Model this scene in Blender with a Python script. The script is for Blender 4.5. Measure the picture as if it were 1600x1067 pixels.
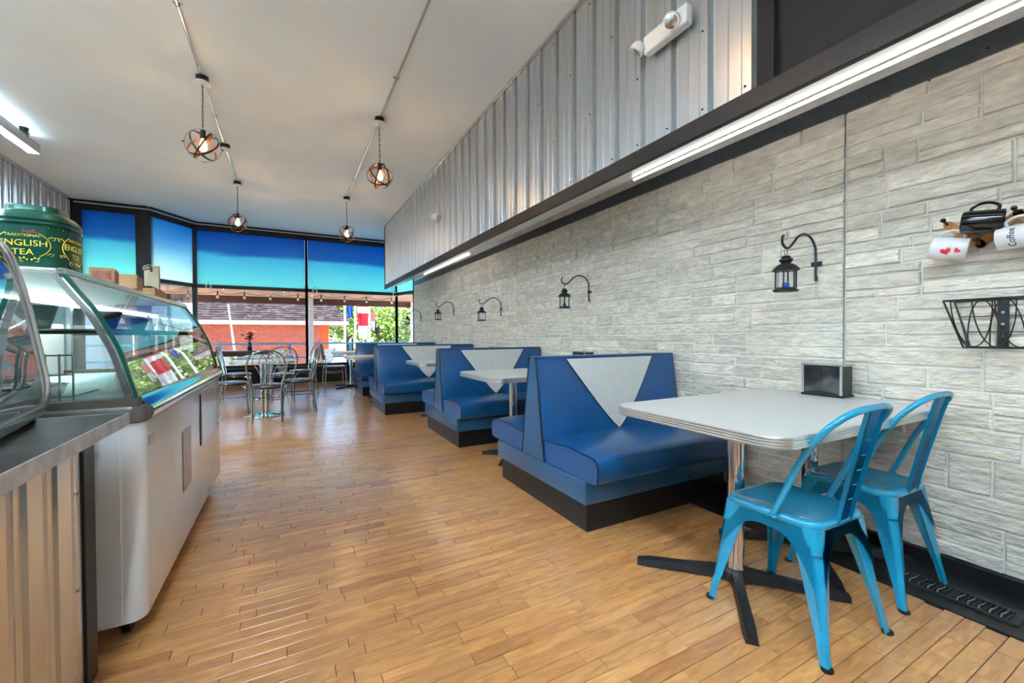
import bpy, bmesh, math, random
from mathutils import Vector, Matrix, noise
PI = math.pi
random.seed(7)
S = bpy.context.scene
COL = S.collection
for o in list(bpy.data.objects): bpy.data.objects.remove(o)

# ---------------------------------------------------------------- camera, world, sun, exposure
EYE = 1.10
cam_d = bpy.data.cameras.new('camera')
cam_d.sensor_width = 36.0
cam_d.lens = 653.5/1600*36.0
cam_d.clip_start = 0.02
cam_d.clip_end = 500
cam = bpy.data.objects.new('camera', cam_d)
COL.objects.link(cam)
_y, _p, _r = 0.4897, -0.01506, -0.00357
_F = Vector((math.sin(_y)*math.cos(_p), math.cos(_y)*math.cos(_p), math.sin(_p)))
_R0 = Vector((math.cos(_y), -math.sin(_y), 0)); _U0 = _R0.cross(_F)
_R = math.cos(_r)*_R0 + math.sin(_r)*_U0
_U = -math.sin(_r)*_R0 + math.cos(_r)*_U0
cam.matrix_world = Matrix(((_R.x, _U.x, -_F.x, 0), (_R.y, _U.y, -_F.y, 0), (_R.z, _U.z, -_F.z, EYE), (0, 0, 0, 1)))
S.camera = cam
S.view_settings.view_transform = 'Standard'
S.view_settings.look = 'None'
S.view_settings.gamma = 1.0
S.view_settings.use_curve_mapping = False
S.view_settings.exposure = 1.74
world = bpy.data.worlds.new('sky'); S.world = world
world.use_nodes = True
wn = world.node_tree; wn.nodes.clear()
wo = wn.nodes.new('ShaderNodeOutputWorld'); wb = wn.nodes.new('ShaderNodeBackground')
sk = wn.nodes.new('ShaderNodeTexSky'); sk.sky_type = 'HOSEK_WILKIE'
sk.sun_direction = Vector((-0.35, -0.30, 0.89)).normalized(); sk.turbidity = 3.0; sk.ground_albedo = 0.4
wb.inputs['Strength'].default_value = 6.0
wn.links.new(sk.outputs[0], wb.inputs[0]); wn.links.new(wb.outputs[0], wo.inputs[0])
sun_d = bpy.data.lights.new('sun', 'SUN'); sun_d.energy = 6.5; sun_d.angle = 0.01; sun_d.color = (1, 0.95, 0.86)
sun = bpy.data.objects.new('sun', sun_d); COL.objects.link(sun)
sun.rotation_euler = Vector((-0.35, -0.30, 0.89)).to_track_quat('Z', 'Y').to_euler()
LED_POWER = 26.0
TUBE_EMIT = 42.0
BULB_POWER = 0.9

# ---------------------------------------------------------------- helpers
def nt(m): return m.node_tree.nodes, m.node_tree.links
def mat(name, col, rough=0.5, metal=0.0, var=0.08, scale=20.0, bump=0.0, bscale=60.0, spec=0.5, coat=0.0, stretch=None, island=0.0, emit=None, estr=0.0, col2=None, detail=4.0, aniso=None, bdist=0.01):
    m = bpy.data.materials.new(name); m.use_nodes = True
    N, L = nt(m); b = N['Principled BSDF']
    b.inputs['Roughness'].default_value = rough
    b.inputs['Metallic'].default_value = metal
    b.inputs['Specular IOR Level'].default_value = spec
    b.inputs['Coat Weight'].default_value = coat
    b.inputs['Coat Roughness'].default_value = 0.08
    tc = N.new('ShaderNodeTexCoord'); mp = N.new('ShaderNodeMapping')
    L.new(tc.outputs['Object'], mp.inputs[0])
    if stretch: mp.inputs['Scale'].default_value = stretch
    no = N.new('ShaderNodeTexNoise'); no.inputs['Scale'].default_value = scale; no.inputs['Detail'].default_value = detail
    L.new(mp.outputs[0], no.inputs['Vector'])
    c = Vector(col[:3])
    c2 = Vector(col2[:3]) if col2 else None
    lo = c*(1-var*1.6); hi = c*(1+var)
    rp = N.new('ShaderNodeValToRGB'); L.new(no.outputs[0], rp.inputs[0])
    rp.color_ramp.elements[0].position = 0.3; rp.color_ramp.elements[1].position = 0.7
    if c2: lo, hi = c2, c
    rp.color_ramp.elements[0].color = (*lo, 1); rp.color_ramp.elements[1].color = (*[min(1, v) for v in hi], 1)
    out = rp.outputs[0]
    if island:
        ge = N.new('ShaderNodeNewGeometry'); mr = N.new('ShaderNodeMapRange')
        mr.inputs['To Min'].default_value = 1-island; mr.inputs['To Max'].default_value = 1+island*0.6
        oi = N.new('ShaderNodeObjectInfo'); ad = N.new('ShaderNodeMath'); ad.operation = 'ADD'; fr = N.new('ShaderNodeMath'); fr.operation = 'FRACT'
        L.new(ge.outputs['Random Per Island'], ad.inputs[0]); L.new(oi.outputs['Random'], ad.inputs[1]); L.new(ad.outputs[0], fr.inputs[0])
        L.new(fr.outputs[0], mr.inputs['Value'])
        mx = N.new('ShaderNodeVectorMath'); mx.operation = 'SCALE'
        L.new(out, mx.inputs[0]); L.new(mr.outputs[0], mx.inputs['Scale']); out = mx.outputs[0]
    L.new(out, b.inputs['Base Color'])
    if bump:
        n2 = N.new('ShaderNodeTexNoise'); n2.inputs['Scale'].default_value = bscale; n2.inputs['Detail'].default_value = 5
        L.new(mp.outputs[0], n2.inputs['Vector'])
        bu = N.new('ShaderNodeBump'); bu.inputs['Strength'].default_value = bump; bu.inputs['Distance'].default_value = bdist
        L.new(n2.outputs[0], bu.inputs['Height']); L.new(bu.outputs[0], b.inputs['Normal'])
    if emit:
        b.inputs['Emission Color'].default_value = (*emit, 1); b.inputs['Emission Strength'].default_value = estr
    return m

def glass_mat(name, tint=(0.92, 0.98, 0.96), refl=0.12, rough=0.0, ior=1.5):
    m = bpy.data.materials.new(name); m.use_nodes = True
    N, L = nt(m); N.clear()
    o = N.new('ShaderNodeOutputMaterial'); t = N.new('ShaderNodeBsdfTransparent'); g = N.new('ShaderNodeBsdfGlossy')
    t.inputs[0].default_value = (*tint, 1); g.inputs['Roughness'].default_value = rough
    f = N.new('ShaderNodeFresnel'); f.inputs[0].default_value = ior
    ad = N.new('ShaderNodeMath'); ad.operation = 'ADD'; ad.inputs[1].default_value = refl; ad.use_clamp = True
    mx = N.new('ShaderNodeMixShader')
    L.new(f.outputs[0], ad.inputs[0]); L.new(ad.outputs[0], mx.inputs[0]); L.new(t.outputs[0], mx.inputs[1]); L.new(g.outputs[0], mx.inputs[2]); L.new(mx.outputs[0], o.inputs[0])
    return m

def srgb(r, g, b):
    f = lambda c: (c/255/12.92) if c/255 <= 0.04045 else ((c/255+0.055)/1.055)**2.4
    return (f(r), f(g), f(b))

def obj(name, bm, m, parent=None, loc=None, smooth=35, label=None):
    me = bpy.data.meshes.new(name)
    bmesh.ops.recalc_face_normals(bm, faces=bm.faces)
    bm.to_mesh(me); bm.free()
    for mm in (m if isinstance(m, (list, tuple)) else [m]): me.materials.append(mm)
    if smooth:
        me.polygons.foreach_set('use_smooth', [True]*len(me.polygons))
        me.set_sharp_from_angle(angle=math.radians(smooth))
    o = bpy.data.objects.new(name, me); COL.objects.link(o)
    if parent: o.parent = parent
    if loc: o.location = loc
    if label: o['label'] = label
    return o
def tag(o, label, cat, group=None, kind=None):
    o['label'] = label; o['category'] = cat
    if group: o['group'] = group
    if kind: o['kind'] = kind
    return o
def thing(name, label, cat, loc=(0, 0, 0), rz=0.0, group=None):
    o = bpy.data.objects.new(name, None); COL.objects.link(o); o.empty_display_size = 0.1
    o.location = loc; o.rotation_euler = (0, 0, rz)
    return tag(o, label, cat, group)
def struct(name, bm=None, m=None, label=None, smooth=35):
    if bm is None:
        o = bpy.data.objects.new(name, None); COL.objects.link(o)
    else: o = obj(name, bm, m, smooth=smooth)
    o['kind'] = 'structure'
    if label: o['label'] = label
    return o
def dup(root, loc, rz=None, label=None, group=None):
    def cp(o, par):
        c = o.copy(); COL.objects.link(c)
        if par: c.parent = par
        for ch in o.children: cp(ch, c)
        return c
    r = cp(root, None); r.location = loc
    if rz is not None: r.rotation_euler = (0, 0, rz)
    if label: r['label'] = label
    if group: r['group'] = group
    return r

def B(): return bmesh.new()
def box(bm, x0, x1, y0, y1, z0, z1, bev=0.0, seg=1, mtx=None, mi=0):
    r = bmesh.ops.create_cube(bm, size=1.0)
    vs = r['verts']
    bmesh.ops.scale(bm, vec=(abs(x1-x0), abs(y1-y0), abs(z1-z0)), verts=vs)
    bmesh.ops.translate(bm, vec=((x0+x1)/2, (y0+y1)/2, (z0+z1)/2), verts=vs)
    if bev:
        es = list({e for v in vs for e in v.link_edges})
        rr = bmesh.ops.bevel(bm, geom=es, offset=bev, segments=seg, affect='EDGES', profile=0.5)
        vs = list({v for f in rr['faces'] for v in f.verts} | {v for v in vs if v.is_valid})
    if mtx is not None: bmesh.ops.transform(bm, matrix=mtx, verts=vs)
    if mi:
        for f in {f for v in vs for f in v.link_faces}: f.material_index = mi
    return vs
def obox(bm, c, size, rot=None, bev=0.0, seg=1):
    M = Matrix.Translation(c) @ (rot.to_4x4() if rot is not None else Matrix.Identity(4))
    s = size
    return box(bm, -s[0]/2, s[0]/2, -s[1]/2, s[1]/2, -s[2]/2, s[2]/2, bev, seg, M)
def frames(pts, closed=False):
    n = len(pts); T = []
    for i in range(n):
        if closed: t = pts[(i+1) % n]-pts[i-1]
        else: t = pts[min(i+1, n-1)]-pts[max(i-1, 0)]
        T.append(t.normalized() if t.length > 1e-9 else Vector((0, 0, 1)))
    u = T[0].orthogonal().normalized(); out = []
    for i in range(n):
        u = (u - T[i]*u.dot(T[i]))
        if u.length < 1e-6: u = T[i].orthogonal()
        u.normalize(); out.append((T[i], u.copy(), T[i].cross(u)))
    return out
def tube(bm, pts, r, seg=8, closed=False, cap=True, up=None, flat=None):
    pts = [Vector(p) for p in pts]; n = len(pts)
    fr = frames(pts, closed); rings = []
    for i, p in enumerate(pts):
        ri = r[i] if isinstance(r, (list, tuple)) else r
        T, u, v = fr[i]
        if up is not None:
            v = T.cross(Vector(up)); 
            if v.length < 1e-5: v = fr[i][2]
            v.normalize(); u = v.cross(T).normalized()
        a, b = (ri, ri) if flat is None else flat
        if flat is not None and seg == 4:
            ring = [bm.verts.new(p + u*sx*a + v*sy*b) for sx, sy in ((1, 1), (-1, 1), (-1, -1), (1, -1))]
        else:
            ring = [bm.verts.new(p + u*math.cos(2*PI*k/seg)*a + v*math.sin(2*PI*k/seg)*b) for k in range(seg)]
        rings.append(ring)
    m = n if closed else n-1
    for i in range(m):
        A, C = rings[i], rings[(i+1) % n]
        off = 0
        if closed and i == n-1:
            off = min(range(seg), key=lambda s: sum((A[k].co-C[(k+s) % seg].co).length for k in range(seg)))
        for k in range(seg):
            bm.faces.new((A[k], A[(k+1) % seg], C[(k+1+off) % seg], C[(k+off) % seg]))
    if cap and not closed:
        bm.faces.new(rings[0][::-1]); bm.faces.new(rings[-1])
def smoothpath(pts, k=6, closed=False):
    P = [Vector(p) for p in pts]; n = len(P); out = []
    for i in range(n if closed else n-1):
        if closed: p0, p1, p2, p3 = P[i-1], P[i], P[(i+1) % n], P[(i+2) % n]
        else: p0, p1, p2, p3 = P[max(i-1, 0)], P[i], P[i+1], P[min(i+2, n-1)]
        for j in range(k):
            t = j/k
            out.append(0.5*((2*p1)+(p2-p0)*t+(2*p0-5*p1+4*p2-p3)*t*t+(3*p1-p0-3*p2+p3)*t**3))
    if not closed: out.append(P[-1])
    return out
def lathe(bm, prof, seg=24, c=(0, 0, 0), shape=None, mi=0):
    c = Vector(c); rings = []
    for r, z in prof:
        ring = []
        for k in range(seg):
            a = 2*PI*k/seg; s = shape(a) if shape else 1
            ring.append(bm.verts.new(c+Vector((r*s*math.cos(a), r*s*math.sin(a), z))))
        rings.append(ring)
    fs = []
    for i in range(len(rings)-1):
        for k in range(seg):
            fs.append(bm.faces.new((rings[i][k], rings[i][(k+1) % seg], rings[i+1][(k+1) % seg], rings[i+1][k])))
    if prof[0][0] > 1e-4: fs.append(bm.faces.new(rings[0][::-1]))
    if prof[-1][0] > 1e-4: fs.append(bm.faces.new(rings[-1]))
    for f in fs: f.material_index = mi
def prism(bm, poly, d, mtx=None, bev=0.0):
    """poly: 3D points of a planar polygon; d: extrusion vector"""
    d = Vector(d)
    a = [bm.verts.new(Vector(p)) for p in poly]; b = [bm.verts.new(Vector(p)+d) for p in poly]
    n = len(a)
    bm.faces.new(a[::-1]); bm.faces.new(b)
    for i in range(n): bm.faces.new((a[i], a[(i+1) % n], b[(i+1) % n], b[i]))
    if bev:
        es = list({e for v in a+b for e in v.link_edges})
        bmesh.ops.bevel(bm, geom=es, offset=bev, segments=2, affect='EDGES')
    if mtx is not None: bmesh.ops.transform(bm, matrix=mtx, verts=[v for v in a+b if v.is_valid])
def rrect(w, d, r, k=6):
    out = []
    for cx, cy, a0 in ((w/2-r, d/2-r, 0), (-w/2+r, d/2-r, PI/2), (-w/2+r, -d/2+r, PI), (w/2-r, -d/2+r, 1.5*PI)):
        for i in range(k+1):
            a = a0+PI/2*i/k; out.append((cx+r*math.cos(a), cy+r*math.sin(a)))
    return out
def stack(bm, outline_fn, prof):
    """outline_fn(inset)->list of (x,y); prof: list of (inset,z)"""
    rings = []
    for ins, z in prof: rings.append([bm.verts.new((x, y, z)) for x, y in outline_fn(ins)])
    n = len(rings[0])
    for i in range(len(rings)-1):
        for k in range(n): bm.faces.new((rings[i][k], rings[i][(k+1) % n], rings[i+1][(k+1) % n], rings[i+1][k]))
    bm.faces.new(rings[0][::-1]); bm.faces.new(rings[-1])
def cyl(bm, p0, p1, r, seg=16): tube(bm, [p0, p1], r, seg)
def ball(bm, c, r, sub=2, sc=(1, 1, 1)):
    v = bmesh.ops.create_icosphere(bm, subdivisions=sub, radius=r)['verts']
    bmesh.ops.scale(bm, vec=sc, verts=v); bmesh.ops.translate(bm, vec=c, verts=v)
def text_bm(s, size, depth=0.0006):
    cu = bpy.data.curves.new('t', 'FONT'); cu.body = s; cu.size = size; cu.align_x = 'CENTER'; cu.align_y = 'CENTER'; cu.extrude = depth; cu.resolution_u = 3
    o = bpy.data.objects.new('t', cu); COL.objects.link(o)
    dg = bpy.context.evaluated_depsgraph_get(); me = bpy.data.meshes.new_from_object(o.evaluated_get(dg))
    bm = B(); bm.from_mesh(me)
    bpy.data.objects.remove(o); bpy.data.curves.remove(cu); bpy.data.meshes.remove(me)
    return bm

# ---------------------------------------------------------------- materials
M = {}
M['plaster'] = mat('ceiling_plaster', (0.75, 0.81, 0.85), 0.75, var=0.03, scale=1.5)
M['wallpaint'] = mat('wall_paint', (0.16, 0.16, 0.16), 0.7, var=0.03, scale=3)
M['grout'] = mat('stone_grout', (0.90, 0.89, 0.87), 0.9, var=0.1, scale=8, bump=0.3)
M['stone'] = mat('ashlar_stone', (0.84, 0.755, 0.635), 0.9, var=0.13, scale=22, bump=1.0, bdist=0.02, bscale=38, stretch=(1, 0.55, 1.4), island=0.15, detail=8)
M['black'] = mat('black_paint', (0.007, 0.007, 0.008), 0.35, var=0.2, scale=8, spec=0.35)
M['blackiron'] = mat('black_iron', (0.018, 0.018, 0.02), 0.42, metal=0.3, var=0.2, bump=0.15, bscale=150)
M['frame'] = mat('window_frame_dark', (0.014, 0.013, 0.013), 0.45, var=0.2, spec=0.3)
M['galv'] = mat('galvanized_sheet', (0.55, 0.57, 0.59), 0.34, metal=0.82, var=0.04, scale=9, stretch=(1, 1, 0.15))
M['galvwarm'] = M['galv']
M['beam'] = mat('dark_stained_board', (0.020, 0.012, 0.009), 0.45, var=0.35, scale=6, stretch=(1, 0.12, 1), bump=0.1, spec=0.3)
M['darkpanel'] = mat('dark_brown_panel', (0.014, 0.010, 0.009), 0.6, var=0.15, spec=0.2)
M['trimgrey'] = mat('slate_blue_trim', (0.05, 0.06, 0.07), 0.4, var=0.15)
M['under'] = mat('soffit_underside_paint', (0.72, 0.73, 0.70), 0.32, var=0.04, scale=4)
M['whitepl'] = mat('white_plastic', (0.78, 0.78, 0.76), 0.4, var=0.03)
M['chrome'] = mat('chrome', (0.80, 0.80, 0.80), 0.08, metal=1.0, var=0.02)
M['steel'] = mat('brushed_steel', (0.60, 0.60, 0.60), 0.25, metal=1.0, var=0.08, scale=30, stretch=(1, 0.1, 1))
M['alu'] = mat('ribbed_aluminium', (0.85, 0.85, 0.84), 0.3, metal=1.0, var=0.04)
M['laminate'] = mat('white_laminate', (0.66, 0.65, 0.62), 0.42, var=0.04, scale=120)
M['vinyl'] = mat('blue_vinyl', srgb(2, 72, 124), 0.30, var=0.06, scale=5, bump=0.08, bscale=120, coat=0.25)
M['vinyl2'] = mat('slate_blue_vinyl', srgb(30, 78, 112), 0.30, var=0.06, scale=5, bump=0.08, bscale=120, coat=0.25)
M['vinylw'] = mat('white_vinyl', (0.70, 0.71, 0.68), 0.35, var=0.03, bump=0.05, bscale=120)
M['piping'] = mat('navy_piping', (0.008, 0.01, 0.02), 0.3)
M['tolix'] = mat('turquoise_enamel', srgb(16, 146, 184), 0.22, var=0.05, scale=6, coat=0.5)
M['brownplastic'] = mat('brown_rail', (0.085, 0.075, 0.062), 0.35, var=0.05)
M['enamel'] = mat('white_enamel', (0.80, 0.82, 0.83), 0.18, var=0.04, scale=2, bump=0.10, bscale=5, coat=0.6)
M['glass'] = glass_mat('window_glass', (0.97, 0.99, 0.98), 0.0, ior=1.35)
M['caseglass'] = glass_mat('case_glass', (0.93, 0.99, 0.98), 0.10)
M['darkglass'] = glass_mat('counter_case_glass', (0.55, 0.68, 0.75), 0.55)
M['greenglass'] = mat('green_glass_edge', (0.01, 0.09, 0.06), 0.15)
M['counter'] = mat('worn_zinc_counter', (0.16, 0.16, 0.155), 0.28, metal=0.75, var=0.4, scale=5, bump=0.05, bscale=8)
M['wood_orange'] = mat('peg_rack_wood', srgb(186, 120, 60), 0.45, var=0.2, scale=12, stretch=(1, 3, 1))
M['white_gloss'] = mat('white_ceramic', (0.80, 0.80, 0.80), 0.12, var=0.02, coat=0.5)
M['black_gloss'] = mat('black_ceramic', (0.004, 0.004, 0.005), 0.08, coat=0.0)
M['red'] = mat('red_print', (0.70, 0.02, 0.04), 0.4)
M['cobalt'] = mat('cobalt_wax', (0.02, 0.06, 0.55), 0.4)
M['candlew'] = mat('white_wax', (0.75, 0.75, 0.72), 0.5)
M['green'] = mat('green_tin', srgb(16, 78, 62), 0.25, metal=0.35, var=0.12, scale=4)
M['yellow'] = mat('yellow_print', srgb(236, 205, 40), 0.4)
M['card'] = mat('kraft_card', srgb(178, 140, 100), 0.8, var=0.08)
M['cushion_dark'] = mat('navy_seat_vinyl', (0.035, 0.05, 0.065), 0.25, coat=0.3)
M['darkwood'] = mat('dark_table_wood', (0.05, 0.03, 0.02), 0.3, var=0.2)
M['greyplastic'] = mat('grey_chair_shell', (0.14, 0.15, 0.14), 0.45)
M['bronze'] = mat('bronze_band', (0.09, 0.04, 0.02), 0.35, metal=0.7, var=0.1)
M['bulb'] = mat('bulb_glow', (1, 0.6, 0.25), 0.3, emit=(1.0, 0.62, 0.28), estr=30)
M['tube'] = mat('light_tube', (0.9, 0.9, 0.9), 0.4, emit=(0.66, 0.86, 1.0), estr=TUBE_EMIT)
M['upfill'] = mat('added_upfill', (0.9, 0.9, 0.9), 0.4, emit=(0.66, 0.86, 1.0), estr=TUBE_EMIT*0.06)  # weak glow of the uplight panel added to the fixture in view
M['upfill2'] = mat('added_upfill_strong', (0.9, 0.9, 0.9), 0.4, emit=(0.66, 0.86, 1.0), estr=TUBE_EMIT*2.2)  # strong glow of the uplight panels added on the unseen fixtures
M['ledline'] = mat('led_line', (0.9, 0.9, 0.9), 0.4, emit=(0.96, 0.98, 1.0), estr=4.5)
M['smallbulb'] = mat('patio_bulb', (0.9, 0.88, 0.8), 0.2)
M['rail'] = mat('blue_rail_paint', srgb(80, 160, 190), 0.4)
M['lime'] = mat('lime_paint', srgb(215, 225, 40), 0.5)
M['asphalt'] = mat('asphalt', (0.30, 0.29, 0.28), 0.9, var=0.2)
M['patio'] = mat('patio_concrete', (0.62, 0.56, 0.52), 0.9, var=0.1, scale=3)
M['mortar'] = mat('brick_mortar', (0.45, 0.25, 0.19), 0.9)
M['brick'] = mat('red_brick', srgb(178, 72, 46), 0.85, var=0.15, island=0.3)
M['bricksunlit'] = mat('sunlit_brick', srgb(214, 84, 38), 0.8, var=0.1)  # sunlight on the side of the building is put into this brighter colour
M['shingle'] = mat('grey_brown_shingle', srgb(66, 54, 56), 0.95, var=0.2, island=0.55)
M['eave'] = mat('eave_board', srgb(205, 180, 165), 0.7)
M['plankout'] = mat('canopy_plank', srgb(206, 150, 108), 0.6, var=0.12, scale=5, island=0.15)
M['fascia'] = mat('fascia_brown', (0.10, 0.03, 0.02), 0.6, var=0.2)
M['bark'] = mat('tree_bark', (0.09, 0.06, 0.04), 0.9, var=0.3, bump=0.5, bscale=12)
M['leaf'] = mat('leaf_green', srgb(140, 168, 66), 0.6, var=0.3, scale=2, island=0.5)
M['petal'] = mat('dark_petals', (0.03, 0.02, 0.03), 0.7)
M['mural'] = mat('light_teal_wall', srgb(170, 215, 220), 0.6)

M['edgemetal'] = mat('hammered_edge_metal', (0.72, 0.73, 0.74), 0.38, metal=0.55, var=0.15, scale=20, bump=0.35, bscale=60)
M['galvc'] = mat('corrugated_counter_sheet', (0.70, 0.73, 0.76), 0.20, metal=0.95, var=0.05, scale=9, stretch=(1, 1, 0.15))
M['greenglass2'] = glass_mat('shelf_glass_small', (0.75, 0.9, 0.85), 0.1)
M['shelfglass'] = glass_mat('shelf_glass', (0.70, 0.92, 0.92), 0.10)
M['casefill'] = mat('added_case_glow', (1, 1, 1), 0.4, emit=(0.92, 0.98, 1.0), estr=16.0)  # glow of the fill tube added inside the glass case
M['grille'] = mat('bronze_grille', (0.30, 0.24, 0.22), 0.2, metal=0.8, var=0.3, scale=14)
M['darkmug'] = mat('charcoal_glaze', (0.055, 0.055, 0.052), 0.3)
M['teal'] = mat('teal_print', srgb(40, 150, 165), 0.5)
M['pk_white'] = mat('white_packaging', (0.72, 0.73, 0.72), 0.35, bump=0.4, bscale=25)
M['pk_green'] = mat('pale_green_packaging', srgb(200, 225, 195), 0.35, bump=0.4, bscale=25)
M['pk_pink'] = mat('pink_packaging', srgb(230, 130, 150), 0.35, bump=0.4, bscale=25)
M['pk_cream'] = mat('cream_packaging', srgb(235, 228, 205), 0.35, bump=0.4, bscale=25)
M['printlabel'] = mat('red_brown_print', srgb(170, 100, 80), 0.6, var=0.3, scale=60)
M['redbrown'] = mat('dark_red_print', (0.12, 0.02, 0.03), 0.5)
M['beige'] = mat('beige_panel', srgb(186, 172, 140), 0.6)
M['chairchrome'] = mat('smoky_chrome', (0.42, 0.42, 0.42), 0.14, metal=1.0)
M['navyglaze'] = mat('navy_glaze', (0.01, 0.015, 0.05), 0.15)
M['shingle2'] = mat('roof_underlay', (0.12, 0.10, 0.10), 0.9)
M['whitewall'] = mat('white_stucco', (0.78, 0.76, 0.74), 0.8)
M['red2'] = mat('flag_red', (0.75, 0.02, 0.05), 0.6)
M['rail2'] = mat('flag_blue', (0.02, 0.14, 0.55), 0.6)
M['carpaint'] = mat('silver_paint', (0.5, 0.52, 0.55), 0.25, metal=0.5)
def brick_mat():
    m = bpy.data.materials.new('brickwork'); m.use_nodes = True
    N, L = nt(m); b = N['Principled BSDF']; b.inputs['Roughness'].default_value = 0.85
    tc = N.new('ShaderNodeTexCoord'); sp = N.new('ShaderNodeSeparateXYZ'); cb = N.new('ShaderNodeCombineXYZ')
    L.new(tc.outputs['Object'], sp.inputs[0]); L.new(sp.outputs['X'], cb.inputs['X']); L.new(sp.outputs['Z'], cb.inputs['Y'])
    br = N.new('ShaderNodeTexBrick'); br.inputs['Scale'].default_value = 1.0
    br.inputs['Brick Width'].default_value = 0.21; br.inputs['Row Height'].default_value = 0.075; br.inputs['Mortar Size'].default_value = 0.008
    br.inputs['Color1'].default_value = (*srgb(188, 84, 58), 1); br.inputs['Color2'].default_value = (*srgb(158, 62, 42), 1); br.inputs['Mortar'].default_value = (*srgb(190, 130, 105), 1)
    L.new(cb.outputs[0], br.inputs['Vector']); L.new(br.outputs[0], b.inputs['Base Color']); return m
M['brickwall'] = brick_mat()

def film_mat(name, top, mid, low, z0, z1, bnd=0.5, soft=0.1):
    """painted translucent film: deep blue over teal with a hazy wavy boundary (height in the pane's own frame)"""
    m = bpy.data.materials.new(name); m.use_nodes = True
    N, L = nt(m); N.clear()
    o = N.new('ShaderNodeOutputMaterial'); tr = N.new('ShaderNodeBsdfTranslucent'); df = N.new('ShaderNodeBsdfDiffuse'); gl = N.new('ShaderNodeBsdfGlossy')
    gl.inputs['Roughness'].default_value = 0.35
    tc = N.new('ShaderNodeTexCoord'); sp = N.new('ShaderNodeSeparateXYZ'); L.new(tc.outputs['Object'], sp.inputs[0])
    no = N.new('ShaderNodeTexNoise'); no.inputs['Scale'].default_value = 1.3; no.inputs['Detail'].default_value = 3
    mp = N.new('ShaderNodeMapping'); mp.inputs['Scale'].default_value = (1, 1, 3); L.new(tc.outputs['Object'], mp.inputs[0]); L.new(mp.outputs[0], no.inputs['Vector'])
    mr = N.new('ShaderNodeMapRange'); mr.inputs['From Min'].default_value = z0; mr.inputs['From Max'].default_value = z1
    L.new(sp.outputs['Z'], mr.inputs['Value'])
    ma = N.new('ShaderNodeMath'); ma.operation = 'MULTIPLY_ADD'; ma.inputs[1].default_value = 0.16; L.new(no.outputs[0], ma.inputs[0]); L.new(mr.outputs[0], ma.inputs[2])
    su = N.new('ShaderNodeMath'); su.operation = 'SUBTRACT'; su.inputs[1].default_value = 0.08; L.new(ma.outputs[0], su.inputs[0])
    rp = N.new('ShaderNodeValToRGB'); e = rp.color_ramp.elements
    e[0].position = 0.0; e[0].color = (*low, 1); e[1].position = 1.0; e[1].color = (*top, 1)
    a = e.new(bnd-soft); a.color = (*mid, 1); a = e.new(bnd+soft*0.4); a.color = (*[0.75*t+0.25*q for t, q in zip(top, mid)], 1)
    L.new(su.outputs[0], rp.inputs[0])
    L.new(rp.outputs[0], tr.inputs[0]); L.new(rp.outputs[0], df.inputs[0])
    m1 = N.new('ShaderNodeMixShader'); m1.inputs[0].default_value = 0.25; L.new(tr.outputs[0], m1.inputs[1]); L.new(df.outputs[0], m1.inputs[2])
    m2 = N.new('ShaderNodeMixShader'); m2.inputs[0].default_value = 0.02; L.new(m1.outputs[0], m2.inputs[1]); L.new(gl.outputs[0], m2.inputs[2])
    L.new(m2.outputs[0], o.inputs[0]); return m

# ================================================================= SETTING
XW = 2.70      # stone wall
XS = 1.90      # soffit face
ZC = 3.52      # ceiling
YB = -2.6      # wall behind the camera
XL = -3.35     # left wall

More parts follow.
